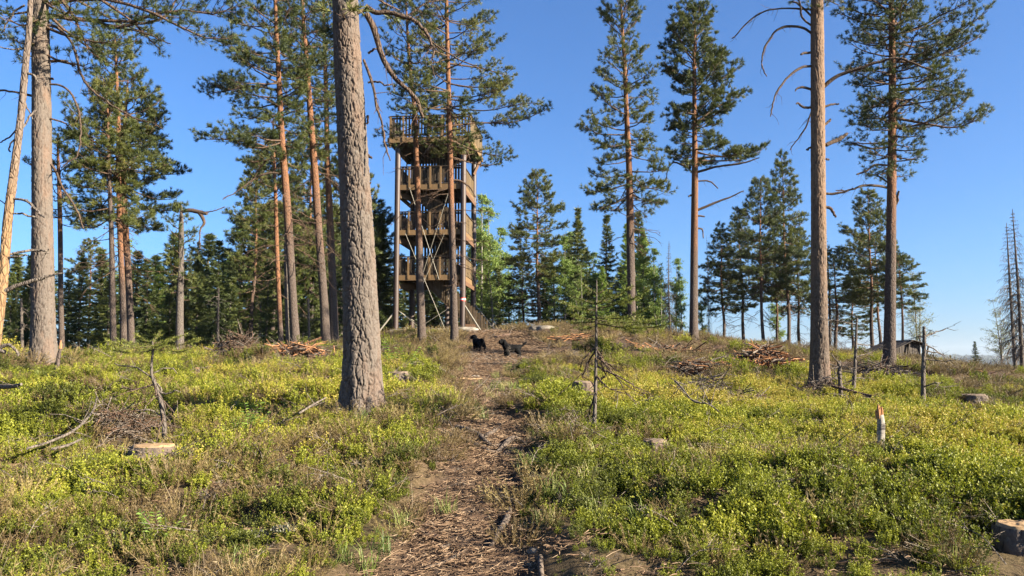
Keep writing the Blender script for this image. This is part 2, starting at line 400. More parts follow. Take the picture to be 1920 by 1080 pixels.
def build_ground():
    rr = np.r_[np.linspace(.4, 3, 14)[:-1], np.geomspace(3, 60, 330)[:-1], np.geomspace(60, 4600, 90)]
    th = np.radians(np.r_[np.linspace(-180, -62, 40)[:-1], np.linspace(-62, 62, 520), np.linspace(62, 180, 40)[1:]])
    R, T = np.meshgrid(rr, th, indexing='ij'); x = R*np.sin(T); y = R*np.cos(T)
    z = gz(x, y)
    pm = path_m(x, y).reshape(x.shape); v = np.stack([x, y, z], -1).reshape(-1, 3)
    nr, ntt = x.shape; idx = np.arange(nr*ntt).reshape(nr, ntt)
    q = np.stack([idx[:-1, :-1], idx[1:, :-1], idx[1:, 1:], idx[:-1, 1:]], -1).reshape(-1, 4)
    # triangle fan in the middle is left as a tiny hole under the camera foot
    pn = 1-sstep(.75, 1.25, pm.ravel()); fr = sstep(60, 110, R.ravel())
    fm = pm.ravel()[q].mean(1); ins = fm < 1.0
    for name, sel in (('ground', ~ins), ('path', ins)):
        b = MB(); used = np.unique(q[sel]); mp = np.zeros(len(v), np.int64); mp[used] = np.arange(len(used))
        pnn = np.maximum(pn[used], brown_zone(v[used, 0], v[used, 1])*.9*(v[used,1] > 0))
        b.add(v[used], mp[q[sel]], pathness=pnn, farness=fr[used])
        o = b.build(name, M['ground'], smooth=True); tag(o, kind='structure')
build_ground()

def build_hills():
    m, n, p = mat('wooded_hills', .95, .05)
    f = noise(n, .02, 6, .7); n.links.new(ramp(n, f, [(.35, (.005, .010, .007)), (.65, (.016, .026, .014))]), p.inputs['Base Color'])
    for k, (dist, dep, h0, amp, sd) in enumerate([(2600, 700, 16, 54, 3), (3900, 900, 26, 66, 8)]):
        th = np.radians(np.linspace(-75, 75, 1800)); t = np.linspace(0, 1, 26)
        T, S = np.meshgrid(th, t, indexing='ij'); R = dist + (S-.4)*dep
        prof = np.sin(S*math.pi)**1.0
        hh = h0 + amp*(fbm(T*9+3, S*0+sd, s=sd, o=3)-.15)
        z = -64 + (64+hh)*prof + (vn(T*2600, S*40, s=sd)*13 + vn(T*900, S*20, s=sd+2)*8)*prof
        v = np.stack([R*np.sin(T), R*np.cos(T), z], -1).reshape(-1, 3); idx = np.arange(len(v)).reshape(T.shape)
        q = np.stack([idx[:-1, :-1], idx[1:, :-1], idx[1:, 1:], idx[:-1, 1:]], -1).reshape(-1, 4)
        b = MB(); b.add(v, q); tag(b.build('hills', m, smooth=False), kind='structure')
build_hills()
# ------------------------------------------------------------------ trees
def bark_field(u, z, cu, cz, s):
    """elongated jittered cells on the unrolled stem: distance to the furrow between plates (u wraps at 1)"""
    nu = max(4, int(round(1/cu))); U = u*nu; Z = z/cz
    U = U + (fbm(U*.9, Z*.9, s=s+1, o=2)-.5)*.9
    iu = np.floor(U).astype(int); iz = np.floor(Z).astype(int); f1 = np.full(u.shape, 9.); f2 = f1.copy(); cid = np.zeros(u.shape)
    for a in (-1, 0, 1):
        for c in (-1, 0, 1):
            ju, jz = iu+a, iz+c; k = np.mod(ju, nu)
            ox = _h(k, jz, np.zeros_like(k), s); oz = _h(k, jz, np.ones_like(k), s)
            d = np.hypot((ju+ox-U), (jz+oz-Z)); new = d < f1
            f2 = np.where(new, f1, np.minimum(f2, d)); cid = np.where(new, _h(k, jz, np.full_like(k, 2), s), cid); f1 = np.where(new, d, f1)
    return f2-f1, cid
def trunk_mesh(pts, rad, sides, step, warm=(4, 9), relief=0.0, cell=(.045, .11), flare=.35, seed=0, cells=True):
    """pts local polyline, rad per point. returns MB"""
    p = np.c_[np.asarray(pts, float), rad]; L = np.linalg.norm(np.diff(p[:, :3], axis=0), axis=1).sum()
    q = resample(p, max(6, int(L/step))); n = len(q)
    s = np.r_[0, np.cumsum(np.linalg.norm(np.diff(q[:, :3], axis=0), axis=1))]
    h = q[:, 2]; r = np.maximum(q[:, 3], .004)
    th = np.arange(sides)*2*math.pi/sides
    TH, S = np.meshgrid(th, s, indexing='xy'); R = np.repeat(r[:, None], sides, 1); H = np.repeat(h[:, None], sides, 1)
    fl = np.exp(-np.maximum(H, 0)/.24); R = R*(1 + flare*fl*(1+.45*np.sin(TH*5+seed)*1.0))
    R = R*(1 + .05*np.sin(TH*2+S*.7+seed) + .04*(vn(np.cos(TH)*1.5+5, np.sin(TH)*1.5+5, S*1.3, seed)-.5))
    rl = np.ones_like(R)
    if relief:
        e, cid = bark_field(TH/(2*math.pi), S, cell[0]/(2*math.pi*np.mean(r)), cell[1], seed)
        rm = float(np.mean(r)); X_, Y_ = np.cos(TH)*rm, np.sin(TH)*rm; kk = .045/cell[0]
        n1 = fbm(X_*27*kk+5, Y_*27*kk+5, S*5.2*kk, seed+31, 3); n2 = fbm(X_*34*kk, Y_*34*kk, S*11*kk, seed+37, 3)
        jag = fbm(X_*70, Y_*70, S*60, seed+41, 2)-.5
        furrow = sstep(.0, .12, np.abs(n1-.5)*2 + jag*.05); crack = sstep(.0, .06, np.abs(n2-.5)*2 + jag*.06); plate = sstep(.0, .14, e + jag*.2)
        rl = np.minimum(furrow, .35 + .65*np.minimum(crack, plate)); fine = fbm(X_*90, Y_*90, S*60, seed+3, 3)
        R = R + relief*(rl-1) + relief*.30*(cid-.5)*rl + relief*.35*(fine-.5)
    tx = np.gradient(q[:, :3], axis=0); tx = nrm(tx); A = nrm(np.cross(tx, np.array((0, 1., 0)))); B = np.cross(tx, A)
    V = q[:, None, :3] + R[..., None]*(A[:, None]*np.cos(TH)[..., None] + B[:, None]*np.sin(TH)[..., None])
    idx = np.arange(n*sides).reshape(n, sides); a, b2 = idx[:-1], idx[1:]
    f = np.stack([a, np.roll(a, -1, 1), np.roll(b2, -1, 1), b2], -1).reshape(-1, 4)
    wm = sstep(warm[0], warm[1], H + (fbm(np.cos(TH)*2, np.sin(TH)*2, S*1.2, seed+9, 3)-.5)*(warm[1]-warm[0])*.8)
    mb = MB(); mb.add(V.reshape(-1, 3), f, warm=wm.ravel(), relief=rl.ravel())
    return mb, q
def at_h(q, h):
    """centre line point and radius at height h"""
    return np.array([np.interp(h, q[:, 2], q[:, k]) for k in range(4)])

class Crown:
    """collects limbs, twigs, tufts"""
    def __init__(s, seed): s.r = rng_(seed); s.wood = {}; s.tp = []; s.td = []; s.tt = []
    def pl(s, pts, rad, sides):
        k = (len(pts), sides); s.wood.setdefault(k, []).append((pts, rad))
    def tuft(s, p, d, t): s.tp.append(p); s.td.append(d); s.tt.append(t)
    def wood_mb(s, mb, warm=.6):
        for (n, sides), l in s.wood.items():
            v, f = tubes(np.array([a for a, _ in l]), np.array([b for _, b in l]), sides)
            mb.add(v, f, warm=warm, relief=1.)
    def needles(s, L, W, n, lo=.25, hi=1.25, back=.6):
        if not s.tp: return None
        mb = MB(); p, d, t = np.array(s.tp), np.array(s.td), np.array(s.tt)
        v, f = blades(p, d, L, W, n, s.r, lo, hi, back)
        tt = np.repeat(t, n) + s.r.normal(0, .10, len(t)*n)
        mb.add(v, f, tint=np.repeat(np.clip(tt, 0, 1), 4)); return mb
def limb_path(r, p0, az, el, L, n, sag, tipup, wob):
    s = np.linspace(0, 1, n); d = np.array((math.cos(az)*math.cos(el), math.sin(az)*math.cos(el), math.sin(el)))
    side = np.array((-math.sin(az), math.cos(az), 0))
    w = np.cumsum(r.normal(0, wob, (n, 2)), 0)*s[:, None]
    p = p0 + d*L*s[:, None] + side*(w[:, :1]*L) + np.array((0, 0, 1.))*((w[:, 1]*.6 - sag*s*(1-s)*2 + tipup*s**3)*L)[:, None]
    return p
def pine_limb(c, p0, r0, az, el, L, dens, dead=False, sp=.16, tw=.26, path=None):
    r = c.r; n = 8
    r0 *= .68
    p = limb_path(r, p0, az, el, L, n, r.uniform(0, .10), r.uniform(.02, .20) if not dead else r.uniform(-.25, .1), .035 if not dead else .06)
    if path is not None: p = resample(path, n) + np.cumsum(r.normal(0, .012, (n, 3)), 0)
    rad = r0*(1-np.linspace(0, 1, n))**.75 + .006
    c.pl(p, rad, 5)
    base_t = r.normal(.46, .13)
    bare = r.uniform(.30, .55) if L > 1.1 else r.uniform(.1, .3)
    nb = max(3, int(L/sp)) if not dead else max(2, int(L/.35))
    for k in range(nb):
        f = (bare if not dead else .25) + (1-(bare if not dead else .25))*(k+r.uniform(.2, .8))/nb
        i = min(int(f*(n-1)), n-2); q = p[i] + (p[i+1]-p[i])*(f*(n-1)-i); t = nrm(p[i+1]-p[i])
        sd = 1 if k % 2 else -1
        lat = np.cross(t, (0, 0, 1.)); lat = nrm(lat + 1e-9)
        d = nrm(t*r.uniform(.5, .9) + lat*sd*r.uniform(.6, 1.0) + np.array((0, 0, r.uniform(-.15, .55) if not dead else r.uniform(-.6, .3))))
        l = min(.85, L*.42)*(1.15-f)*r.uniform(.7, 1.25) + .14
        e = q + d*l + np.array((0, 0, l*r.uniform(0, .18) if not dead else -l*r.uniform(0, .4))); mid = (q+e)/2 + r.normal(0, .05*l, 3)
        c.pl(np.array([q, mid, e]), np.array((.008, .006, .003))*(1 if L > .8 else .6), 3)
        if dead:
            for _ in range(2):
                e2 = e + nrm(d + r.normal(0, .6, 3))*l*.5; c.pl(np.array([mid if r.random() < .5 else e, (mid+e2)/2+r.normal(0, .02, 3), e2]), np.array((.006, .004, .002)), 3)
            continue
        m = max(3, int(l/tw*dens*3.6))
        for j in range(m):
            if r.random() > .93: continue
            g = r.uniform(.30, 1.0); b = q + (mid-q)*g*2 if g < .5 else mid + (e-mid)*(g*2-1)
            sd2 = nrm(d*.8 + r.normal(0, .55, 3) + np.array((0, 0, .30)))
            tip = b + sd2*r.uniform(.05, .20)
            c.tuft(tip, nrm(sd2*.7+d*.3+np.array((0, 0, .3))), base_t + r.normal(0, .10) + .12*(tip[2]-q[2])/.2*.3)
        c.tuft(e, d, base_t+.05)
        c.tuft(e+d*.07+r.normal(0, .03, 3), nrm(d+np.array((0, 0, .5))), base_t+.1)

def px_line(pts, d):
    """photo polyline [(px,py,wpx)] at depth d -> world pts, radii"""
    return np.array([P(a[0], a[1], d) for a in pts]), np.array([a[2]*d/F_PX/2 for a in pts])

def dead_limbs(root, base, limbs, d, material, ymin=0.0, q=None):
    """limbs read off the photo: polylines [(px,py,wpx)], each a part; a gentle depth drift gives them volume"""
    r = rng_(int(base[0]*100) & 0xffff)
    for L in limbs:
        p, rad = px_line(L, d); n = len(p); dr = r.uniform(-.35, .35)
        dist = np.linalg.norm(p-p[0], axis=1); sc = (p[:, 1:2]+dr*dist[:, None]*.8)/p[:, 1:2]
        eye = np.array((0, 0, EYE)); p = eye + (p-eye)*sc; rad = rad*sc[:, 0]
        pr = resample(np.c_[p, rad], max(6, n*4)); mb = MB()
        k = len(pr); pr[:, :3] += np.cumsum(r.normal(0, .011, (k, 3)), 0)*np.linspace(0, 1, k)[:, None]
        mb.tube(pr[:, :3]-base, np.maximum(pr[:, 3], .003), 7, warm=.25, relief=1.)
        tot = dist[-1]
        for _ in range(int(tot/.11) if tot > .35 else 0):     # fine dead twigs along the limb
            i = r.integers(k//4, k-1); t = nrm(pr[min(i+1, k-1), :3]-pr[i-1, :3]); dd = nrm(t*.5+r.normal(0, .6, 3)+np.array((0, 0, -.25)))
            l = r.uniform(.06, .32)*min(1, tot); a = pr[i, :3]-base
            mb.tube([a, a+dd*l*.5+r.normal(0, .02, 3), a+dd*l+np.array((0, 0, -.1*l))], [.006, .004, .002], 3, False, warm=.4, relief=1.)
        mb.build('limb', material, root, smooth=True)

def pine(label, trunk, d, rows, seed, name='pine_tree', spacing=.20, dens=1.0, needle=(.085, .10, 22), sides=14, step=.10, bark='bark',
         warm=(3, 8), relief=0, cell=(.045, .11), flare=.3, deadspan=None, limbs=(), group=None, elev=(-12, 50), tw=.26, sp=.16, dead_n=0, cat='pine tree', ground_fit=True, greens=()):
    """a pine traced from the photo: trunk [(px,py,w)] bottom up; rows [(py, left px, right px)] crown reach either side of the stem"""
    pts, rad = px_line(trunk, d); base = pts[0].copy()
    if ground_fit: base[2] = g1(base[0], base[1])
    loc = pts-base; loc = np.vstack([loc[0]-np.array((0, 0, .35)), loc]); rad = np.r_[rad[0], rad]
    if loc[1][2] < -.01: loc = np.delete(loc, 1, 0); rad = rad[1:]
    root = empty(name, base); tag(root, label, cat, group)
    mb, q = trunk_mesh(loc, rad, sides, step, warm, relief, cell, flare, seed)
    c = Crown(seed); r = c.r
    if rows:
        hs = np.array([P(trunk[-1][0], y, d)[2]-base[2] for y, _, _ in rows]); o = np.argsort(hs)
        hs = hs[o]; le = np.array([a[1] for a in rows])[o]*d/F_PX; ri = np.array([a[2] for a in rows])[o]*d/F_PX
        h = hs[0]; k = 0; az = r.uniform(0, 6.28)
        top = hs[-1]
        while h < top:
            t = (h-hs[0])/max(top-hs[0], .1)
            for _ in range(r.integers(1, 3)):
                az += 2.4 + r.normal(0, .35); cc = math.cos(az)
                Rr = np.interp(h, hs, ri); Rl = np.interp(h, hs, le); L = (Rr*(1+cc) + Rl*(1-cc))/2*r.uniform(.62, 1.06)
                el = math.radians(elev[0] + (elev[1]-elev[0])*t**1.3 + r.normal(0, 7))
                if L < .08: continue
                b = at_h(q, h + r.normal(0, .05)); z0 = b[:3] - np.array((0, 0, L*math.sin(el)*.45))
                bb = at_h(q, max(z0[2], q[0, 2]))
                pine_limb(c, bb[:3], min(bb[3]*.42, .012+.015*L), az, el, L/max(math.cos(el), .6), dens, sp=sp, tw=tw)
            h += spacing*r.uniform(.5, 1.0)
    for G in greens:      # leafy limbs read off the photo
        p = px_line([(a, b2, 2) for a, b2 in G], d)[0]; dr = r.uniform(-.3, .3); ds = np.linalg.norm(p-p[0], axis=1); sc = (p[:, 1:2]+dr*ds[:, None])/p[:, 1:2]
        p = np.array((0, 0, EYE)) + (p-np.array((0, 0, EYE)))*sc - base; pine_limb(c, p[0], .05, 0, 0, ds[-1], dens*.7, sp=sp*.75, tw=tw, path=p)
    if deadspan:
        for _ in range(dead_n):
            h = P(trunk[0][0], r.uniform(*deadspan), d)[2]-base[2]; b = at_h(q, h)
            pine_limb(c, b[:3], .012, r.uniform(0, 6.28), math.radians(r.uniform(-35, 10)), r.uniform(.3, 1.5), 0, True)
    bm = M[bark]
    tr = mb.build('trunk', bm, root, smooth=not relief or True)
    if c.wood:
        wb = MB(); c.wood_mb(wb, .5); wb.build('branchwork', M['twig'], root, smooth=True)
    nd = c.needles(*needle)
    if nd: nd.build('crown', M['pine'], root)
    dead_limbs(root, base, limbs, d, M['twig'])
    return root

# ---- generic trees for the background, each built once and copied
def generic_pine(H, R, crown0, seed, shape, needle=(.15, .12, 18)):
    root = empty('pine_tree', (0, 0, 0)); r = rng_(seed)
    xs = np.cumsum(r.normal(0, .006*H, (6, 2)), 0); pts = np.c_[xs, np.linspace(0, H, 6)]; pts[0, :2] = 0
    pts = np.vstack([[0, 0, -.6], pts]); rad = np.interp(pts[:, 2], [-.6, H], [.0125*H, .012])
    mb, q = trunk_mesh(pts, rad, 9, .35, (H*.2, H*.6), flare=.2, seed=seed); c = Crown(seed+1); c.r = r
    h = crown0*H; az = 0
    while h < H*.99:
        t = (h-crown0*H)/(H*(1-crown0))
        for _ in range(3):
            az += 2.4+r.normal(0, .3); L = R*np.interp(t, *shape)*r.uniform(.6, 1.1); el = math.radians(-14+58*t**1.4+r.normal(0, 7))
            b = at_h(q, h+r.normal(0, .1)); pine_limb(c, b[:3], min(.03, b[3]*.5), az, el, L, 1.35, sp=.20, tw=.34)
        h += H*.021
    for _ in range(14):
        hh = r.uniform(.15, crown0+.05)*H; b = at_h(q, hh); pine_limb(c, b[:3], .014, r.uniform(0, 6.28), math.radians(r.uniform(-30, 5)), r.uniform(.4, 1.4), 0, True)
    mb.build('trunk', M['bark'], root, smooth=True)
    wb = MB(); c.wood_mb(wb, .45); wb.build('branchwork', M['twig'], root)
    c.needles(*needle).build('crown', M['pine'], root); return root
def spruce(H, R, seed, c0=.05, name='spruce_tree', material='spruce', sparse=1.0, scale=.26, bark='bark_grey', whorl=.030, sprays=14, dead=False, up=0.0):
    root = empty(name, (0, 0, 0)); r = rng_(seed)
    pts = np.array([(0, 0, -.4), (0, 0, 0), (r.normal(0, .01*H), r.normal(0, .01*H), H*.5), (0, 0, H)]); rad = np.array([.0125*H, .0125*H, .008*H, .005+.001*H])
    mb, q = trunk_mesh(pts, rad, 7, .3, (99, 100), flare=.2, seed=seed); c = Crown(seed); c.r = r; pos, dr, tn = [], [], []
    h = c0*H; lw = []
    while h < H*.985:
        t = h/H; nb = r.integers(4, 7)
        a0 = r.uniform(0, 6.28); gap = r.random()
        for k in range(nb):
            if r.random() > sparse*.97: continue
            az = a0+k*6.283/nb+r.normal(0, .25); L = R*(1-t)**.80*r.uniform(.42, 1.18)*(.8+.4*vn(np.array([h*1.3]), np.array([az]), s=seed)[0])*(1 if c0 < .2 else np.interp(t, [c0, c0+.2], [.7, 1])) + .05*R
            el = math.radians(np.interp(t, [0, .5, 1], [-24, -12, 42]) + up + r.normal(0, 6)); n = 5
            p = limb_path(r, at_h(q, h)[:3], az, el, L, n, .10, .16 if not dead else -.12, .02)
            c.pl(p, np.linspace(.016, .004, n)*min(1, L+.3), 3)
            side = np.array((-math.sin(az), math.cos(az), 0.))
            bt = r.normal(.42, .13)
            ns = max(4, int(sprays*L/R*1.3))
            for j in range(ns):
                f = .12 + .88*(j+r.random())/ns; i = min(int(f*(n-1)), n-2); b = p[i]+(p[i+1]-p[i])*(f*(n-1)-i)
                tdir = nrm(p[i+1]-p[i]); s = 1 if j % 2 else -1
                dd = nrm(tdir*.75 + side*s*r.uniform(.3, .9) + np.array((0, 0, -r.uniform(.1, .65) + up*.01)))
                if dead:
                    if j % 2: e = b + nrm(dd + np.array((0, 0, -.8)))*r.uniform(.25, .8)*min(1, L); c.pl(np.array([b, (b+e)/2+r.normal(0, .02, 3), e]), np.array((.012, .009, .005)), 3)
                else:
                    for _ in range(2): pos.append(b + r.normal(0, .03, 3)); dr.append(dd + r.normal(0, .2, 3)); tn.append(bt + .25*(f-.5) + r.normal(0, .08))
        h += H*whorl*r.uniform(.7, 1.3)
    mb.build('trunk', M[bark], root, smooth=True)
    wb = MB(); c.wood_mb(wb, .2); wb.build('branchwork', M['twig' if not dead else 'dead'], root)
    if not dead:
        pos = np.array(pos); dr = np.array(dr); v, f = blades(pos, dr, scale, .17, 7, r, .05, .9, .35)
        nb = MB(); nb.add(v, f, tint=np.repeat(np.clip(np.repeat(np.array(tn), 7), 0, 1), 4)); nb.build('crown', M[material], root)
    return root
def birch(H, R, seed, nleaf=9000, leaf=.10, material='birch', stems=1, bare=False, droop=.5, name='birch_tree'):
    root = empty(name, (0, 0, 0)); r = rng_(seed); c = Crown(seed); c.r = r; mb = MB(); tip = []
    for s in range(stems):
        lean = r.normal(0, .07*H, 2) if stems > 1 or bare else r.normal(0, .03*H, 2); Hs = H*(1 if s == 0 else r.uniform(.6, .95))
        pts = np.array([(0, 0, -.4), (s*.12, 0, 0), (lean[0]*.3+s*.15, lean[1]*.3, Hs*.5), (lean[0], lean[1], Hs)]); rad = np.array([.009*H, .009*H, .0055*H, .006])
        t, q = trunk_mesh(pts, rad, 7, .3, (99, 100), flare=.15, seed=seed+s)
        for k in range(len(t.v)): mb.add(t.v[k], t.f[k][0], warm=0, relief=1)
        for k in range(int(46/stems)+8):
            h = Hs*r.uniform(.22, .98); b = at_h(q, h); az = r.uniform(0, 6.28); el = math.radians(r.uniform(20, 60)); tt = h/Hs
            L = R*np.interp(tt, [.2, .45, 1], [.8, 1, .25])*r.uniform(.5, 1.1); p = limb_path(r, b[:3], az, el, L, 6, 0, -droop*.5, .05)
            c.pl(p, np.linspace(.014, .003, 6), 4)
            for j in range(int(5+4*L)):
                f = r.uniform(.2, 1); i = min(int(f*5), 4); b2 = p[i]+(p[i+1]-p[i])*(f*5-i); d = nrm(r.normal(0, 1, 3)*np.array((1, 1, .6))+np.array((0, 0, .2 if bare else -.3)))
                l = r.uniform(.2, .65)*R*.5; e = b2+d*l+np.array((0, 0, -droop*l*.8)); m = (b2+d*l*.6)
                c.pl(np.array([b2, m, e]), np.array((.006, .004, .0025)), 3); tip.append((b2, m, e))
    tip = np.array(tip); k = r.integers(0, len(tip), nleaf); f = r.random(nleaf)[:, None]
    pos = np.where(f < .5, tip[k, 0]+(tip[k, 1]-tip[k, 0])*f*2, tip[k, 1]+(tip[k, 2]-tip[k, 1])*(f*2-1)) + r.normal(0, .06, (nleaf, 3))
    v, fc = leaves(pos, r.normal(0, 1, (nleaf, 3))+np.array((0, 0, -.7)), r.normal(0, 1, (nleaf, 3)), r.uniform(.6, 1.2, nleaf)*leaf, .8, r)
    mb.build('trunk', M['birch_bark'], root, smooth=True)
    wb = MB(); c.wood_mb(wb, .1); wb.build('branchwork', M['twig'], root)
    lb = MB(); lb.add(v, fc, tint=np.repeat(np.clip(r.normal(.5, .2, nleaf), 0, 1), 4)); lb.build('crown', M[material], root)
    return root
_used = set()
def place(proto, label, loc, scale=(1, 1, 1), rz=0, group=None, cat=None, tilt=(0, 0)):
    """first use moves the built tree itself, later uses copy it with its parts"""
    if proto.name in _used:
        o = proto.copy(); COL.objects.link(o)
        for ch in proto.children:
            k = ch.copy(); COL.objects.link(k); k.parent = o
    else: _used.add(proto.name); o = proto
    o.location = tuple(loc); o.rotation_euler = (tilt[0], tilt[1], rz); o.scale = scale
    return tag(o, label, cat, group)
# ------------------------------------------------------------------ the pines that can be told apart, near to far
pine('thick grey pine trunk in the foreground beside the path, deeply furrowed, top out of frame',
     [(682,776,71),(680,700,67),(675,540,62),(666,360,57.5),(656,180,55),(647,0,52),(632,-500,44),(622,-1100,28),(618,-1500,10)], 8.1,
     [(60,10,120),(-100,120,200),(-420,150,190),(-700,260,300),(-1100,240,240),(-1400,110,110),(-1500,20,20)], 101, sides=210, step=.0085, bark='bark_deep', relief=.019, cell=(.045,.10), flare=.34, warm=(3.8, 9), spacing=.45, sp=.26, tw=.4,
     limbs=[[(686,12,11),(706,24,10),(727,23,9),(752,30,9),(777,40,8),(796,52,7),(807,63,7),(818,84,5),(827,107,3),(838,150,2)],
            [(687,26,12),(700,52,12),(712,95,11),(728,130,10),(748,152,9),(768,167,8),(782,187,8),(788,214,6)],
            [(682,112,5),(693,140,6),(702,168,5),(706,195,5),(711,225,4),(714,255,4),(722,285,2)],
            [(655,32,8),(668,22,8),(679,11,6)],[(668,92,5),(673,89,5)],[(690,222,5),(688,220,5),(686,224,4)],[(690,291,5),(695,290,4)],[(688,342,4),(693,341,4)],
            [(690,100,5),(704,94,4),(713,92,3)],[(690,155,4),(702,151,4),(720,150,3)],
            [(788,60,3),(840,100,3),(900,118,2)],[(760,32,4),(800,12,3),(850,2,2)]])
pine('tall pine with grey scaly trunk at the left edge, next to the leaning peeled trunk',
     [(83,684,46),(81,620,42),(80,500,40),(79,350,37),(78,200,34),(76,60,30),(75,0,29),(73,-300,22),(72,-560,8)], 14,
     [(110,20,110),(60,60,230),(10,110,280),(-40,170,260),(-200,230,240),(-420,150,150),(-550,20,20)], 102, sides=110, step=.018, bark='bark_deep', relief=.016, cell=(.045,.10), flare=.2, warm=(4.5, 9), spacing=.24, elev=(-26, 45),
     greens=[[(90,29),(175,40),(265,43),(330,22),(400,34),(455,18)],[(90,5),(190,-10),(300,20),(380,60),(440,66)],[(90,-20),(180,0),(250,50),(285,85)],[(88,-30),(130,10),(160,60),(175,100)]],
     limbs=[[(90,29,8),(112,30,8),(130,32,7),(175,40,6),(205,49,6),(225,51,6),(245,46,6),(265,43,5),(290,37,5),(308,26,4),(316,14,4),(322,-4,3)],
            [(90,47,6),(104,50,6),(115,58,6),(135,80,5),(146,110,5),(152,135,5),(165,160,5),(185,174,4),(205,186,4),(222,198,3),(250,211,3),(285,225,2),(312,240,1.5)],
            [(94,158,4),(110,159,4),(124,166,4),(138,182,4),(146,210,4),(149,240,3.5),(147,268,3),(138,295,3),(120,307,2.5),(108,315,2)],
            [(96,115,6),(112,115,6),(125,119,5),(138,130,3)],[(94,222,4),(108,226,3.5),(122,231,3),(135,239,2)],
            [(66,181,5),(50,178,5),(25,174,4),(0,174,4),(-20,178,3)],[(96,308,5),(104,320,5),(112,338,4),(124,360,4),(146,395,4),(158,428,3)],
            [(94,148,4),(100,144,4),(99,140,3)],[(225,52,3),(250,58,3),(275,66,3),(300,80,2),(315,92,2)]])
pine('tall pine with lower grey and upper peach trunk and short dead stubs, right of centre',
     [(1537,730,40),(1537,690,34),(1536,600,31),(1535,450,29),(1534,300,28),(1533,150,26),(1532,0,23),(1530,-250,18),(1530,-420,6)], 15,
     [(20,25,25),(-40,120,110),(-140,150,150),(-300,110,110),(-410,15,15)], 103, sides=100, step=.017, bark='bark_flaky', relief=.015, cell=(.045,.10), flare=.22, warm=(1.2, 3.6), spacing=.24,
     limbs=[[(1521,62,5),(1508,53,5),(1493,49,5),(1472,50,5),(1458,58,4),(1449,74,4),(1441,92,4),(1438,108,3),(1439,125,3),(1448,146,2)],
            [(1521,124,5),(1506,126,5),(1493,133,5),(1474,148,4),(1460,166,4),(1449,186,3),(1441,205,3),(1440,220,2)],
            [(1522,201,5),(1510,203,5),(1498,199,4),(1490,200,3)],[(1522,168,5),(1510,165,5),(1502,166,4),(1494,171,2)],[(1522,98,5),(1510,101,5),(1503,104,4)],
            [(1521,48,4),(1508,36,4),(1501,18,4),(1499,-5,3)],
            [(1545,162,8),(1556,152,8),(1572,142,7),(1600,132,7),(1630,122,6),(1655,116,5),(1682,111,5),(1715,118,4),(1740,128,3)],
            [(1546,200,5),(1558,195,4),(1573,188,3)],[(1543,236,6),(1552,230,5),(1560,222,4)],[(1549,272,8),(1562,265,8),(1578,257,8),(1593,249,4)],
            [(1549,363,5),(1566,363,5),(1582,359,4),(1598,356,3)],[(1549,388,6),(1558,391,6),(1564,398,5),(1566,407,4)],[(1549,298,4),(1557,300,4)],[(1522,276,4),(1512,277,4)],
            [(1537,108,4),(1532,135,4),(1530,170,4),(1526,205,3),(1519,235,3),(1511,255,3),(1501,270,2),(1493,284,2)],[(1521,30,4),(1500,10,4),(1480,2,3)],[(1521,18,4),(1470,15,3),(1430,20,3),(1400,40,3),(1375,66,2)]])
pine('slender pine with long drooping right hand limbs, second large trunk from the right edge',
     [(1667,698,25),(1668,640,22),(1670,500,20),(1672,350,17),(1673,230,14),(1673,120,12),(1671,0,10),(1668,-120,6),(1667,-230,2)], 20,
     [(335,45,30),(310,80,45),(285,75,65),(262,95,60),(245,70,120),(215,85,185),(195,80,120),(170,85,135),(140,105,90),(100,100,175),(70,95,170),(40,95,110),(0,100,110),(-60,110,110),(-150,60,60),(-225,8,8)], 104, bark='bark', relief=.008, sides=50, step=.03, greens=[[(1674,118),(1740,112),(1800,92),(1838,72)],[(1676,222),(1740,232),(1800,236),(1850,213)],[(1676,170),(1740,172),(1800,188)]], spacing=.12, warm=(2.2, 6), flare=.15, elev=(-10, 40), dens=1.25, needle=(0.085, 0.099, 26),
     limbs=[[(1664,352,5),(1648,349,5),(1625,349,5),(1605,354,4),(1588,361,3),(1565,364,2)],[(1664,310,4),(1640,309,4),(1622,320,4),(1607,323,3)],
            [(1665,276,4),(1640,278,4),(1620,275,4),(1598,268,3)],[(1680,206,5),(1694,194,5),(1706,184,4)],[(1664,158,4),(1650,153,4),(1630,153,4),(1628,145,3)],[(1666,344,3),(1652,330,3),(1648,322,2)],
            [(1678,385,6),(1683,375,5),(1682,360,4)]])
pine('left of two tall knoll pines, crown leaning left above drooping dead lower limbs',
     [(1186,638,17),(1184,560,15),(1182,450,14.5),(1180,330,12),(1175,220,10),(1171,120,8),(1166,40,5),(1164,-8,2)], 28,
     [(385,70,60),(368,100,80),(335,85,70),(300,80,60),(270,95,72),(240,90,65),(205,70,62),(170,72,62),(135,62,52),(112,74,42),(90,40,34),(60,48,46),(35,44,48),(12,36,38),(-6,12,12)], 105, spacing=.19, warm=(3, 6), elev=(-22, 52), dens=1.3, needle=(0.11, 0.11, 24), dead_n=16, deadspan=(360, 460))
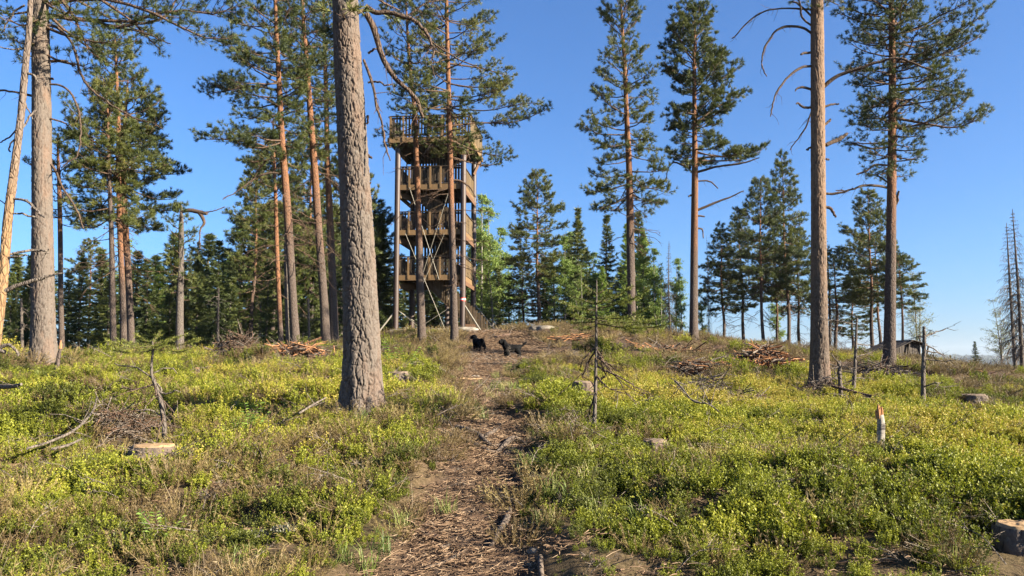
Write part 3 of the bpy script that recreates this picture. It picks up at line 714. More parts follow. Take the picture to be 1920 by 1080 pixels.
pine('right of two tall knoll pines, dense rounded top and long bare right limbs',
     [(1300,643,18),(1301,560,15),(1302,420,13),(1303,320,12),(1302,220,9),(1302,120,7),(1303,60,4),(1303,22,1.5)], 30,
     [(318,14,20),(302,34,105),(285,55,95),(255,50,30),(222,62,92),(190,62,70),(170,60,90),(140,66,60),(110,56,44),(80,55,42),(50,38,36),(32,18,18),(24,6,6)], 106, greens=[[(1305,300),(1360,302),(1400,298),(1430,280)],[(1305,232),(1350,200),(1398,182)]], spacing=.16, warm=(2, 6), elev=(-6, 55), dens=1.6, needle=(0.115, 0.114, 26),
     limbs=[[(1305,323,5),(1320,319,5),(1345,312,4),(1375,308,4),(1400,303,3),(1420,295,2)],[(1305,298,4),(1330,294,4),(1360,293,3),(1390,290,3)],[(1305,395,5),(1325,387,5),(1350,377,4),(1372,370,3),(1394,361,2)],
            [(1296,315,4),(1280,310,4),(1262,305,3),(1250,318,2),(1245,345,2)],[(1305,428,4),(1316,430,3),(1318,447,2)],[(1305,405,4),(1318,404,3)],[(1297,366,4),(1289,367,3)],[(1305,340,3),(1330,338,3),(1346,348,2)]])
pine('leftmost stem of the bushy three stemmed pine clump at left', [(213,669,11),(211,560,10),(209,440,9),(205,330,7),(203,240,5),(200,165,2)], 23,
     [(420,90,40),(380,110,60),(330,105,60),(280,90,50),(230,70,40),(190,40,30),(168,8,8)], 107, spacing=.2, warm=(4.5, 8), group=None, dens=1.4, needle=(0.105, 0.11, 24), elev=(-16, 45), dead_n=8, deadspan=(420, 520))
pine('orange middle stem with the highest top in the three stemmed pine clump at left', [(232,664,12),(230,560,11),(225,440,10),(222,330,9),(222,220,7),(218,130,5),(215,62,2)], 23.5,
     [(330,90,100),(300,95,100),(260,90,90),(220,70,75),(180,60,72),(140,50,55),(100,48,52),(75,28,26),(63,6,6)], 108, spacing=.17, warm=(1.0, 4), dens=1.5, needle=(0.105, 0.11, 24), elev=(-18, 48), dead_n=6, deadspan=(400, 500))
pine('rightmost red brown stem of the bushy three stemmed pine clump at left', [(246,645,14),(243,560,12),(238,470,12),(233,390,11),(230,300,9),(236,200,5),(240,150,2)], 24.5,
     [(430,60,90),(400,80,112),(360,90,112),(320,80,110),(280,60,92),(235,50,74),(190,40,55),(155,10,12)], 109, spacing=.18, warm=(2.0, 4.5), dens=1.4, needle=(0.105, 0.11, 24), elev=(-18, 45), dead_n=10, deadspan=(420, 540))
pine('orange stemmed pine with long left branches against the sky, left of the foreground trunk',
     [(554,649,19),(549,560,16),(542,440,15),(535,340,13),(528,250,11),(523,150,10),(518,50,8),(514,-60,6),(512,-160,2)], 24,
     [(308,60,40),(290,120,50),(265,142,40),(240,100,40),(205,90,50),(175,142,60),(150,140,62),(125,110,70),(90,100,70),(60,120,60),(25,126,60),(-20,120,70),(-90,90,70),(-150,20,20)], 110, greens=[[(530,290),(480,268),(425,258),(368,256)],[(526,170),(470,160),(420,168),(384,172)]], spacing=.16, warm=(2.5, 5.5), elev=(-14, 35), dens=1.4, needle=(0.1, 0.106, 24), dead_n=18, deadspan=(300, 500),
     limbs=[[(528,326,4),(505,324,4),(482,330,4),(460,345,3),(440,358,2),(418,372,2)],[(512,292,4),(495,305,4),(478,325,3),(462,352,2)]])
pine('pale brown pine stem between the orange stemmed pine and the foreground trunk',
     [(611,645,20),(607,560,16),(598,440,14),(590,320,13),(581,200,11),(574,100,9),(569,40,7),(565,-60,5),(563,-120,2)], 25,
     [(300,36,36),(240,55,55),(200,50,60),(150,60,62),(100,62,60),(60,58,58),(20,60,58),(-40,56,56),(-110,14,14)], 111, spacing=.2, warm=(3, 6), dens=1.3, needle=(0.1, 0.106, 22), dead_n=14, deadspan=(300, 520))
pine('dark reddish pine stem half hidden against the left side of the foreground trunk',
     [(627,640,17),(624,540,14),(619,420,13),(614,300,11),(612,200,9),(609,100,7),(607,40,6),(606,-40,2)], 30,
     [(330,36,36),(260,50,44),(200,56,50),(150,54,50),(90,54,48),(40,48,44),(-30,10,10)], 112, spacing=.24, warm=(3.5, 6), dens=1.1, needle=(0.115, 0.114, 21))
pine('thin leaning pine just left of the tower corner, its crown over the top deck',
     [(792,646,16),(788,540,14),(785,420,12),(781,300,10),(778,220,8),(770,140,6),(764,60,5),(760,-30,2)], 30,
     [(275,70,40),(240,76,60),(210,72,70),(170,50,60),(120,60,70),(70,64,80),(20,60,70),(-25,8,8)], 113, spacing=.30, warm=(3.0, 5.5), dens=.75, needle=(0.11, 0.11, 22), dead_n=14, deadspan=(250, 420))
pine('slim pine in front of the tower middle with long limb reaching right over the sky',
     [(853,650,15),(851,580,13.5),(848,450,12),(845,330,11),(842,200,9),(839,90,8),(837,0,7),(835,-110,4),(834,-180,2)], 28,
     [(300,36,112),(280,30,60),(258,50,60),(232,70,170),(212,90,186),(190,100,110),(160,100,112),(125,95,118),(90,90,112),(50,90,104),(15,80,92),(-40,76,80),(-110,50,50),(-175,8,8)], 114, greens=[[(842,236),(900,228),(965,228),(1024,204)],[(842,262),(900,285),(955,296)],[(840,120),(900,130),(955,145)]], spacing=.19, warm=(3.2, 6), dens=.85, needle=(0.105, 0.11, 24), elev=(-16, 40), dead_n=20, deadspan=(260, 520),
     limbs=[[(846,272,4),(835,264,4),(818,266,4),(800,278,3),(794,285,2)],[(849,276,4),(862,277,4),(876,284,3),(884,300,2)],[(848,338,4),(862,339,4),(880,352,3),(890,368,2)]])
pine('thin dark pine pole standing between the left trunk and the pine clump', [(116,673,11),(114,560,9.5),(113,440,8.5),(111,350,7),(109,300,5),(108,250,2)], 27,
     [(420,34,30),(380,60,50),(340,60,55),(300,50,45),(255,8,8)], 115, spacing=.28, warm=(3, 6), dens=1.2, needle=(0.11, 0.114, 21))
pine('thin orange pine stem left of the orange stemmed pine, bare below', [(527,648,10),(523,560,9),(519,460,8),(517,380,7),(514,300,5),(512,220,2)], 29,
     [(400,40,30),(360,50,36),(310,44,40),(260,34,34),(225,6,6)], 116, spacing=.3, warm=(.6, 2.5), dens=1.1, needle=(0.11, 0.114, 20), dead_n=12, deadspan=(380, 560))
pine('grey gnarled spruce pole with a hooked dead branch at its top, left middle', [(337,668,17),(337,600,14),(339,500,11),(340,420,8),(340,385,3)], 24,
     [(560,22,26),(500,34,32),(450,34,30),(420,20,22),(392,8,8)], 117, name='spruce_snag', spacing=.28, bark='bark_grey', warm=(90, 99), dens=1.0, needle=(0.11, 0.114, 18), cat='spruce tree',
     limbs=[[(340,397,6),(355,394,8),(372,397,8),(382,400,6)],[(372,397,7),(380,408,7),(383,420,5),(376,432,3),(375,470,1.5)],[(380,398,3),(400,396,2),(420,388,2)]])
# the leaning, half peeled trunk at the left edge
def peeled():
    d = 9.0; pts, rad = px_line([(-22,742,20),(-8,640,18),(6,520,17),(14,420,16),(24,340,15),(38,230,13),(48,120,12),(54,60,11),(57,0,10),(66,-160,6),(70,-300,2)], d)
    base = pts[0].copy(); base[2] = g1(base[0], base[1]); root = empty('peeled_trunk', base)
    tag(root, 'leaning half dead trunk with peeling orange bark at the far left edge', 'dead tree')
    loc = np.vstack([pts[0]-base-np.array((0, 0, .4)), pts-base]); mb, q = trunk_mesh(loc, np.r_[rad[0], rad], 40, .02, (1.9, 3.4), .007, (.05, .10), .3, 5)
    mb.build('trunk', M['bark_peeled'], root, smooth=True)
    dead_limbs(root, base, [[(10,478,5),(30,475,5),(55,471,5),(80,474,4),(97,473,2)],[(10,484,5),(28,483,4),(48,490,3)],[(10,545,9),(30,536,8),(60,526,7),(97,514,3)],
        [(10,660,7),(-5,655,8),(20,645,6),(40,668,4)],[(22,372,4),(45,378,5),(62,396,5),(76,415,4)],[(24,400,3),(45,402,4),(70,412,3)],[(30,260,4),(18,270,3),(0,290,3)],[(42,240,4),(55,225,4),(66,215,3)],
        [(46,140,5),(58,138,5),(72,146,3)],[(46,10,4),(28,18,4),(14,32,3),(0,48,3)],[(34,240,3),(10,258,3),(-15,262,2)],[(22,395,3),(8,380,2),(-10,372,2)],[(40,180,3),(52,200,3),(60,215,2)],[(50,88,3),(30,92,3),(-5,85,2)]], d, M['dead'])
peeled()

# ------------------------------------------------------------------ background trees, each kind built once and then copied
PA = generic_pine(10, 2.0, .36, 201, ([0, .2, .6, 1], [.75, 1, .75, .12]))
PB = generic_pine(10, 1.75, .30, 202, ([0, .25, .6, 1], [.6, 1, .8, .1]))
PC = generic_pine(10, 1.7, .52, 203, ([0, .3, .7, 1], [.9, 1, .8, .2]))
SA = spruce(10, 1.9, 211); SB = spruce(10, 1.6, 212, sparse=.85, c0=.10); SCR = spruce(10, 1.45, 213, c0=.04, whorl=.027)
SD = spruce(8, 1.0, 214, c0=.12, name='dead_spruce', dead=True, whorl=.024, sprays=16, bark='dead')
LC = spruce(9, 1.5, 215, c0=.1, name='young_conifer', material='birch', scale=.22, whorl=.03, up=12)
BA = birch(10, 1.6, 221); BB = birch(8, 1.1, 222, 4500, .09, stems=2); BC = birch(9, 2.2, 223, 3600, .085, 'bare_birch', stems=2, bare=True, droop=.1)
HT = {'pine_tree': 10, 'dead_spruce': 8, 'young_conifer': 9}
def bgt(proto, H, px, pb, ptop, d, label, cat, rz=None, wide=1.0, group=None, tilt=(0, 0)):
    b = P(px, pb, d); b[2] = g1(b[0], b[1]); top = P(px, ptop, d)[2]; s = (top-b[2])/H
    return place(proto, label, b, (s*wide, s*wide, s), px*1.7 if rz is None else rz, group, cat, tilt)
G1, G2, G3, G4 = 'dark spruces behind the left clearing', 'pines along the right skyline', 'pale green birches behind the knoll', 'spruces behind the knoll'
S1 = 'dark spruce in the dense wood left of the tower'
for q in [  # proto, H, px, base, top, d, label, cat, wide, group
 (SA,10,14,674,512,34,'dark spruce at the far left edge, behind the peeled trunk','spruce tree',1,G1),
 (SCR,10,46,672,474,38,'grey green spruce seen between the peeled trunk and the thick left pine','spruce tree',1.1,G1),
 (SA,10,148,668,484,36,'bushy dark spruce right of the thin pine pole, broader of two','spruce tree',1.25,G1),
 (SCR,10,182,668,462,38,'dense dark pointed spruce left of the pine clump stems','spruce tree',1.3,G1),
 (SB,10,203,668,505,33,'low spruce partly behind the leftmost clump stem','spruce tree',1.4,G1),
 (SA,10,268,666,486,40,'dark spruce directly right of the pine clump stems','spruce tree',1.4,G1),
 (LC,9,292,664,498,42,'green young conifer right of the pine clump, lighter than its neighbours','young conifer',1.5,G1),
 (SB,10,312,666,540,36,'short dark spruce just left of the gnarled grey pole','spruce tree',1.7,G1),
 (SCR,10,366,664,470,34,'narrow spruce right of the gnarled grey pole','spruce tree',1.2,G1),
 (SA,10,404,662,452,30,'broad spruce with dead grey lower branches in the left middle','spruce tree',1.3,G1),
 (SB,10,432,662,520,36,'small dark spruce right of the broad spruce with grey lower branches','spruce tree',1.7,G1),
 (SA,10,462,660,545,40,'low black green spruce in the gap left of the thin orange stem','spruce tree',1.9,G1),
 (SB,10,497,658,470,38,'sparse thin spruce showing sky through it, left of the orange stems','spruce tree',1.1,G1),
 (SCR,10,540,655,520,36,'low spruce behind the orange stemmed pine foot','spruce tree',1.7,G1),
 (SA,10,583,650,410,42,'tall spruce behind the pale brown pine stem','spruce tree',1.2,G1),
 (SCR,10,566,652,560,33,'low bushy spruce at the foot of the pale brown stem','spruce tree',2.2,G1),
 (SA,10,640,648,470,38,'spruce hidden mostly by the foreground trunk, on its left','spruce tree',1.5,G1),
 (SCR,10,712,640,395,48,'tall spruce between the foreground trunk and the tower','spruce tree',1.25,G4),
 (SB,10,735,640,520,56,'shorter spruce close to the left tower pole','spruce tree',1.8,G4),
 (SA,10,775,636,480,60,'dark spruce seen under the tower deck','spruce tree',1.5,G4),
 (SCR,10,815,634,500,62,'spruce behind the tower stair, left of the thin post','spruce tree',1.6,G4),
 (LC,9,845,634,510,60,'light green young conifer glimpsed through the tower legs','young conifer',1.6,G4),
 (SB,10,935,620,500,58,'small spruce by the stair foot, right of the tower','spruce tree',1.6,G4),
 (SCR,10,1086,616,384,50,'slender grey green spruce with a thin spire, right of the middle pine','spruce tree',.95,G4),
 (SB,10,1141,624,402,50,'narrow pointed spruce left of the leaning crown pine','spruce tree',1.05,G4),
 (SA,10,1200,630,398,54,'spruce directly behind the left tall pine trunk on the knoll','spruce tree',1.0,G4),
 (SA,10,1120,622,520,58,'low dark spruce above the sapling, in the knoll thicket','spruce tree',2.0,G4),
 (SB,10,1165,628,500,60,'low spruce in the thicket left of the left tall pine trunk','spruce tree',2.0,G4),
 (SD,8,1258,637,452,42,'bare dead spruce spire between the two tall pines on the knoll','dead spruce',.8,None),
 (SD,8,1330,655,440,46,'thin dead pole left of the pale pine on the right','dead spruce',.25,None),
 (SD,8,1556,668,430,44,'dead spruce spire just right of the peach trunk','dead spruce',.9,None),
 (SD,8,1904,692,418,31,'left one of two drooping dead spruces at the right edge','dead spruce',1.05,None),
 (SD,8,1917,692,392,30,'right one of two drooping dead spruces, cut by the right edge','dead spruce',1.05,None),
 (PA,10,1011,614,322,49,'broad green pine with orange mid stem in the middle of the knoll','pine tree',1.05,None),
 (PB,10,980,618,470,52,'darker smaller pine touching the broad middle pine on its left','pine tree',1.3,None),
 (PB,10,1357,657,424,47,'short dense pine at the left end of the right skyline row','pine tree',1.15,G2),
 (PA,10,1433,656,336,44,'thin stemmed pine left of the pointed pine in the right skyline row','pine tree',.95,G2),
 (PB,10,1479,658,294,46,'tallest pointed pine of the right skyline row, left of the peach trunk','pine tree',.85,G2),
 (PC,10,1458,656,470,50,'small pine stem squeezed between the two taller skyline pines','pine tree',1.2,G2),
 (PC,10,1566,668,470,43,'flat topped pine right of the peach trunk, leaning','pine tree',1.5,G2),
 (PA,10,1637,668,358,42,'triangular pine directly left of the slender trunk at right','pine tree',1.0,G2),
 (PC,10,1652,668,440,46,'slimmer pine stem just right of the triangular pine','pine tree',1.2,G2),
 (PC,10,1692,676,478,40,'small pine right of the slender trunk, above the hut','pine tree',1.25,G2),
 (PB,10,472,660,300,40,'shaggy pine behind the thin orange stem at left of the foreground trunk','pine tree',1.0,None),
 (PA,10,508,658,250,44,'tall green pine behind the orange stemmed pine, partly hidden','pine tree',.9,None),
 (PB,10,578,652,230,42,'pine crown filling the gap between the orange and pale brown stems','pine tree',.9,None),
 (PA,10,648,646,260,46,'pine behind the foreground trunk, showing on its left side','pine tree',.8,None),
 (PC,10,700,642,380,50,'short pine right of the foreground trunk, below the big dead limb','pine tree',1.2,None),
 (BA,10,888,618,400,62,'light green birch right behind the right hand tower poles','birch tree',1.2,G3),
 (BA,10,918,617,380,58,'tallest light green birch in the gap right of the tower','birch tree',1.3,G3),
 (BA,10,955,618,470,64,'low light green birch at the left foot of the broad middle pine','birch tree',1.5,G3),
 (BA,10,1040,616,470,54,'light green birch close behind the broad middle pine on the right','birch tree',1.4,G3),
 (BA,10,1112,622,470,56,'light green birch left of the narrow pointed spruce','birch tree',1.3,G3),
 (BB,8,1150,626,520,52,'low twin stemmed birch in front of the narrow pointed spruce','birch tree',1.6,G3),
 (BA,10,1218,632,440,58,'yellow green birch between the left tall trunk and the dead spire','birch tree',1.3,G3),
 (BA,10,1268,637,480,56,'yellow green birch right behind the bare dead spire','birch tree',1.1,G3),
 (BB,8,1240,636,540,44,'low leafy birch bush left of the bare dead spire','birch tree',1.8,G3),
 (SA,10,1100,620,470,62,'dark spruce behind the knoll thicket, left of the pointed spruce','spruce tree',1.4,G4),
 (PB,10,1395,657,400,50,'pine between the short dense pine and the thin stemmed pine on the right skyline','pine tree',1.1,G2),
 (PA,10,1500,660,430,52,'pine half hidden behind the peach trunk on the right skyline','pine tree',1.1,G2),
 (PB,10,1600,668,520,50,'low pine bush between the peach and the slender trunk','pine tree',1.7,G2),
 (BA,10,972,616,520,60,'low birch filling the gap between the darker pine and the broad middle pine','birch tree',1.6,G3),
 (SCR,10,1022,615,480,58,'dark spruce low behind the broad middle pine','spruce tree',1.8,G4),
 (SA,10,1066,618,450,60,'dark spruce behind the pale birch right of the broad middle pine','spruce tree',1.5,G4),
 (BA,10,1078,618,430,62,'airy birch reaching above the dark spruce in the knoll thicket','birch tree',1.2,G3),
 (LC,9,1130,624,500,46,'soft green conifer low in front of the narrow pointed spruce','young conifer',1.5,None),
 (SCR,10,1182,630,470,60,'dense spruce filling the gap just left of the left tall trunk','spruce tree',1.5,G4),
 (BA,10,1196,632,480,46,'birch foliage at the foot of the left tall trunk on the knoll','birch tree',1.5,G3),
 (SB,10,1232,636,520,56,'low spruce between the twin birches and the dead spire','spruce tree',1.7,G4),
 (BA,10,1318,645,540,52,'small birch right of the right tall trunk on the knoll','birch tree',1.3,G3),
 (BB,8,925,618,480,50,'twin stemmed birch at the edge of the gap right of the tower','birch tree',1.5,G3),
 (SCR,10,908,620,470,62,'spruce behind the birches right of the tower','spruce tree',1.5,G4),
 (BA,10,903,618,356,56,'light green birch right of the tower, behind its corner pole','birch tree',1.15,G3),
 (BA,10,936,618,420,60,'light green birch between the tower and the broad middle pine','birch tree',1.2,G3),
 (BA,10,1060,616,440,48,'pale birch right of the broad middle pine','birch tree',1.2,G3),
 (BB,8,1092,620,500,46,'small twin stemmed birch in the middle of the knoll thicket','birch tree',1.3,G3),
 (LC,9,1178,628,420,52,'airy green conifer left of the left tall knoll pine','young conifer',1.0,None),
 (LC,9,1208,632,430,50,'airy green conifer right of the left tall knoll pine','young conifer',1.1,None),
 (BA,10,1228,634,460,50,'birch with thin pale stem right of the left tall knoll pine','birch tree',1.0,G3),
 (BB,8,1246,636,490,47,'twin stemmed birch beside the bare dead spire','birch tree',1.1,G3),
 (BB,8,1280,638,500,49,'thin almost leafless birch left of the right tall knoll pine','birch tree',.9,G3),
 (BA,10,1462,656,540,56,'light green birch low between the right skyline pines','birch tree',1.4,G3),
 (BA,10,487,660,400,44,'light birch crown behind the thin orange stem at left','birch tree',1.0,None),
 (BA,10,548,655,400,46,'birch crown behind the orange stemmed pine','birch tree',1.0,None),
 (BC,9,1722,680,512,40,'bare birch with spreading buff twigs right of the slender trunk','birch tree',1.1,None),
 (BC,9,1880,694,560,38,'bare birch with fine pale twigs at the right edge','birch tree',1.3,None),
 (SB,10,1830,690,640,38,'small thin conifer alone on the right horizon','spruce tree',1.4,None),
 (SA,10,1783,690,666,40,'tiny dark spruce on the right horizon','spruce tree',1.6,None)]:
    bgt(*q[:8], wide=q[8], group=q[9])
# the dense wood that goes on behind the left clearing
for k, (px, tp, d) in enumerate([(-30,480,44),(20,470,52),(70,440,56),(160,470,56),(215,440,58),(250,470,46),(285,480,60),(320,430,62),(360,480,44),(385,440,60),(420,460,62),(450,420,58),(480,470,46),(505,400,62),(535,380,60),(560,400,50),(590,370,64),(625,390,48),(650,400,64),(690,420,58),(703,400,66),(755,500,70),(800,520,74),(840,500,72),(870,520,66),(-60,480,40),(-140,440,36),(-230,470,34),(70,500,48),(120,510,50),(230,500,52),(335,500,50),(390,505,52),(445,500,50),(520,500,50),(610,470,52),(668,450,55)]):
    if k % 5 == 3: bgt((PB, PA)[k % 2], 10, px, 680, tp-20, d, 'pine standing among the spruces deep in the left wood', 'pine tree', wide=1.1, group='pines deep in the left wood')
    elif k % 7 == 4: bgt(BA, 10, px, 680, tp, d, 'light green birch deep in the dark wood behind the left clearing', 'birch tree', wide=1.3, group='birches deep in the left wood')
    else: bgt((SA, SCR, SB)[k % 3], 10, px, 680, tp, d, 'dark spruce deep in the wood behind the left clearing', 'spruce tree', wide=1.6, group='spruces deep in the left wood')
# thin grey bare stems in the wood
def thin_stem(label, pts, d, seed, nm='bare_stem'):
    p, rad = px_line(pts, d); base = p[0].copy(); base[2] = g1(base[0], base[1]); root = empty(nm, base); tag(root, label, 'dead tree')
    loc = np.vstack([p[0]-base-np.array((0, 0, .3)), p-base]); mb, q = trunk_mesh(loc, np.r_[rad[0], rad], 10, .06, (90, 99), .002, (.04, .1), .2, seed); mb.build('trunk', M['dead'], root, smooth=True)
    c = Crown(seed)
    for _ in range(int(6+q[-1, 2]*2)):
        b = at_h(q, q[-1, 2]*c.r.uniform(.15, .95)); pine_limb(c, b[:3], min(.01, b[3]*.6), c.r.uniform(0, 6.28), c.r.uniform(-.5, .4), c.r.uniform(.1, .55), 0, True)
    wb = MB(); c.wood_mb(wb, .3); wb.build('branchwork', M['dead'], root)
thin_stem('pale bare stem right of the thin orange pine stem', [(539,640,8),(537,560,7),(536,480,6),(535,420,3)], 31, 301)
thin_stem('slim bare stem at the foot of the broad spruce in the left middle', [(408,664,5),(409,600,4),(410,540,3)], 28, 302)
thin_stem('thin grey upright snag right of the peach trunk foot', [(1600,738,7),(1603,690,6),(1606,610,4),(1607,596,3)], 14, 303, 'thin_snag')
thin_stem('dark thin pole standing in the heather at right, left of the wide stump', [(1731,764,8),(1731,700,7.5),(1733,640,6.5),(1732,612,5)], 12.5, 304, 'thin_snag')
thin_stem('short broken grey stick upright between the peach trunk and the thin snag', [(1577,747,7),(1575,715,7),(1573,676,7)], 13.5, 305, 'thin_snag')
thin_stem('thin pale dead stem at the left among dark spruces', [(42,672,7),(41,620,5),(40,560,4)], 26, 306)
thin_stem('pale thin stem at the foot of the pale brown pine', [(660,650,6),(580,655,5),(578,560,4)][1:], 27, 307)
# ------------------------------------------------------------------ the lookout tower
def tower():
    cx_, cy_ = P(817, 630, 48.0)[:2]; gz_ = 3.45; W, D = 3.9, 4.0
    root = empty('lookout_tower', (cx_, cy_, gz_), math.radians(-6)); r = rng_(7)
    tag(root, 'wooden lookout tower with four slatted decks and a stair on the knoll', 'tower')
    hw, hd = W/2, D/2
    F = [P(812, y, 46)[2]-gz_ for y in (515, 430, 345)]; F4 = P(812, 260, 46)[2]-gz_; TOP = F4
    for sx in (-1, 1):
        for sy in (-1, 1):
            b = MB(); b.tube([(sx*hw, sy*hd, -1.6), (sx*hw, sy*hd, TOP+.1)], .165, 16); o = b.build('pole', M['pole'], root, smooth=True)
            if (sx, sy) == (1, -1):
                m = MB(); z = P(874, 562, 46)[2]-gz_
                m.tube([(hw, -hd, z-.10), (hw, -hd, z+.10)], .172, 16); mk = m.build('marker_band', M['red'], o, smooth=True)
                m = MB(); m.tube([(hw, -hd, z-.035), (hw, -hd, z+.035)], .176, 16); m.build('marker_stripe', M['white'], mk, smooth=True)
    b = MB(); b.tube([(.75, -.4, -1.2), (.75, -.4, F[0])], .13, 12); b.build('stair_post', M['pole'], root, smooth=True)
    def planks(mb, a, bb, z0f, hgt, gap=.028, wd=.13, th=.022, jag=.05, off=0.0, low=0.0):
        """vertical slats along a-b (local xy); z0f(t) bottom height"""
        a = np.array(a, float); bb = np.array(bb, float); L = np.linalg.norm(bb-a); n = int(L/(wd+gap)); t = (bb-a)/L; rz = math.atan2(t[1], t[0])
        for k in range(n):
            f = (k+.5)/n; c = a+(bb-a)*f; z0 = z0f(f) + (r.uniform(-low, low) if low else 0); h = hgt + r.uniform(-jag, jag)
            w_ = wd*r.uniform(.75, 1.05)
            mb.box((c[0]-t[1]*off, c[1]+t[0]*off, z0+h/2), (w_, th, h), rz, tint=float(r.random()*.8))
    def deck(z, ex=0.0, rail=1.06, top=False):
        """one storey: floor, joists, fascia, four railings"""
        x, y = hw+ex-.02, hd+ex-.02
        b = MB(); n = 26
        for k in range(n):
            yy = -y + (k+.5)*2*y/n
            b.box((0, yy, z-.02), (2*x-.08, 2*y/n-.012, .04), tint=float(r.random()))
        for k in range(7): b.box((-x+.15+k*(2*x-.3)/6, 0, z-.16), (.07, 2*y-.2, .22), tint=.6)
        b.build('deck', M['deck_wood'], root)
        b = MB()
        for sy in (-1, 1): b.box((0, sy*(y+.03), z-.17), (2*x+.16, .06, .30), tint=float(r.random()*.3))
        for sx in (-1, 1): b.box((sx*(x+.03), 0, z-.172), (.06, 2*y-.02, .30), tint=float(r.random()*.3))
        b.build('fascia_beam', M['post_wood'], root)
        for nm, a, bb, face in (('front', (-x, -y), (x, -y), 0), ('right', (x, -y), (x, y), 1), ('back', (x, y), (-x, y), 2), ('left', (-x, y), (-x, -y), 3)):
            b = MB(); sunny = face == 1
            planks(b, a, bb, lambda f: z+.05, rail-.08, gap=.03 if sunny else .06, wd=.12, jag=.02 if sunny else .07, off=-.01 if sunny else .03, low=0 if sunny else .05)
            o = b.build('railing', M['side_wood' if sunny else 'plank_wood'], root)  # sun-facing railing takes the paler wood with sunlight in its colour
            if not sunny: o['label'] = 'railing of dark slats'
            else: o['label'] = 'railing of pale slats, sunlight put into their colour'
            a_, b_ = np.array(a), np.array(bb); t = (b_-a_)/np.linalg.norm(b_-a_); nn = np.array((t[1], -t[0])); rz = math.atan2(t[1], t[0])
            h = MB(); 
            for zz, hh in ((z+rail, .05), (z+rail-.12, .10), (z+.16, .10)):
                c = (a_+b_)/2 + nn*(-.035 if zz < z+rail else 0.0); h.box((*c, zz), (np.linalg.norm(b_-a_)-.05, .04 if zz < z+rail else .13, hh), rz, tint=.5)
            h.build('handrail', M['plank_wood'], o)
            if face != 1:
                m = 7
                for k in range(m):
                    f = (k+.12)/(m-.76); c = a_+(b_-a_)*f + nn*.075
                    if k == m-1: continue
                    p = MB(); dz = .38 if k == 0 else .0
                    p.box((*c, z+rail/2-.14-dz/2), (.10, .05, rail+.20+dz), rz, tint=float(r.random()*.25)); p.build('post', M['post_wood'], o)
        if top:
            for sx in (1,):
                for sy in (-1, 1):
                    b = MB(); b.beam((sx*hw, sy*(hd-.25), z-1.3), (sx*(x-.1), sy*(y-.3), z-.3), .16, .16, tint=.2); b.build('strut', M['orange_board'], root)
                    pass
    for z in F: deck(z)
    deck(F4, .46, 1.26, True)
    zz = [F[0]-1.05] + F[1:] + [F4]
    for k in range(3):       # slatted stairwell screens between the storeys
        b = MB(); planks(b, (-.31*W, .25), (hw-.2, .25), lambda f: F[k]+.02, zz[k+1]-F[k]-.34, gap=.045, wd=.13, jag=.09, low=.02); b.build('stairwell_screen', M['plank_wood'], root)
    # side beams under the right hand decks and the inner dark floor frames
    for z in F:
        b = MB(); b.beam((hw+.1, -hd+.2, z-.5), (hw+.1, hd-.2, z-.5), .09, .24); b.beam((-hw-.1, -hd+.2, z-.5), (-hw-.1, hd-.2, z-.5), .09, .24); b.build('side_beam', M['orange_board'], root)
        b = MB(); b.beam((-hw+.1, -hd+.1, z-.62), (-hw+1.3, hd-.2, z-.42), .12, .3); b.build('corner_brace', M['deck_wood'], root)
    def flight(x0, z0, x1, z1, yc, wd=1.0):
        st = MB(); n = max(5, int(abs(z1-z0)/.2))
        for k in range(n):
            f = (k+.5)/n; st.box((x0+(x1-x0)*f, yc, z0+(z1-z0)*f), (abs(x1-x0)/n+.03, wd-.1, .05), tint=.4)
        for s in (-1, 1): st.beam((x0, yc+s*wd/2, z0-.1), (x1, yc+s*wd/2, z1-.1), .05, .28, tint=.5)
        o = st.build('stair', M['deck_wood'], root)
        for s in (-1, 1):
            b = MB(); a, bb = ((x0, yc+s*(wd/2+.04)), (x1, yc+s*(wd/2+.04))); planks(b, a, bb, lambda f: z0+(z1-z0)*f-.12, 1.15, gap=.035, wd=.12, jag=.02, low=.03)
            sr = b.build('stair_railing', M['stair_wood'], o)
            sr['label'] = 'slatted stair railing'
    # entry flight: from the right foot up to the first deck; then zig-zag
    flight(hw+1.25, -.15, -.55, F[0]-.05, -hd+1.15, 1.05)
    flight(-hw+.6, F[0]+.05, hw-.7, F[1]-.05, hd-.9, 1.0)
    flight(hw-.7, F[1]+.05, -hw+.6, F[2]-.05, -hd+1.4, 1.0)
    flight(-hw+.6, F[2]+.05, hw-.7, F4-.05, hd-.9, 1.0)
    def rod(a, b_, rad=.013): b = MB(); b.tube([a, b_], rad, 6); b.build('brace_rod', M['rod'], root)
    yf = -hd-.14
    rod((-.62*hw-.2, yf, F[1]-.25), (.55*hw, yf, .1)); rod((.45*hw, yf, F[1]-.3), (-.25*hw, yf, F[0]-.9)); rod((-hw+.1, yf+.1, 1.5), (.05*hw, yf, 0)); rod((-.45*hw, yf, .25), (.6*hw, yf+.3, F[0]-1.9))
    rod((-.62*hw, yf+.05, F[2]-.2), (.3*hw, yf+.05, F[0]-.3)); rod((.6*hw, yf+.05, F[2]-.3), (-.2*hw, yf+.08, F[0]))
    rod((-hw-.1, -hd, 1.35), (-hw-1.15, -hd-.7, -.25), .045); rod((hw+.1, -hd, 1.75), (hw+1.35, -hd-.5, -.1), .045); rod((-hw+.1, hd, 1.4), (-hw-1.0, hd+.8, -.2), .035); rod((-hw+.15, -hd+.4, 1.4), (-.3*hw, hd, .3), .03); rod((hw, hd, 2.2), (hw+1.7, hd-.2, .1), .035)
    b = MB(); b.box((hw+.35, -hd+.55, .55), (.62, .05, .26), .15); b.box((hw+.30, -hd+.57, .1), (.06, .06, .9)); b.build('notice_board', M['orange_board'], root)
tower()

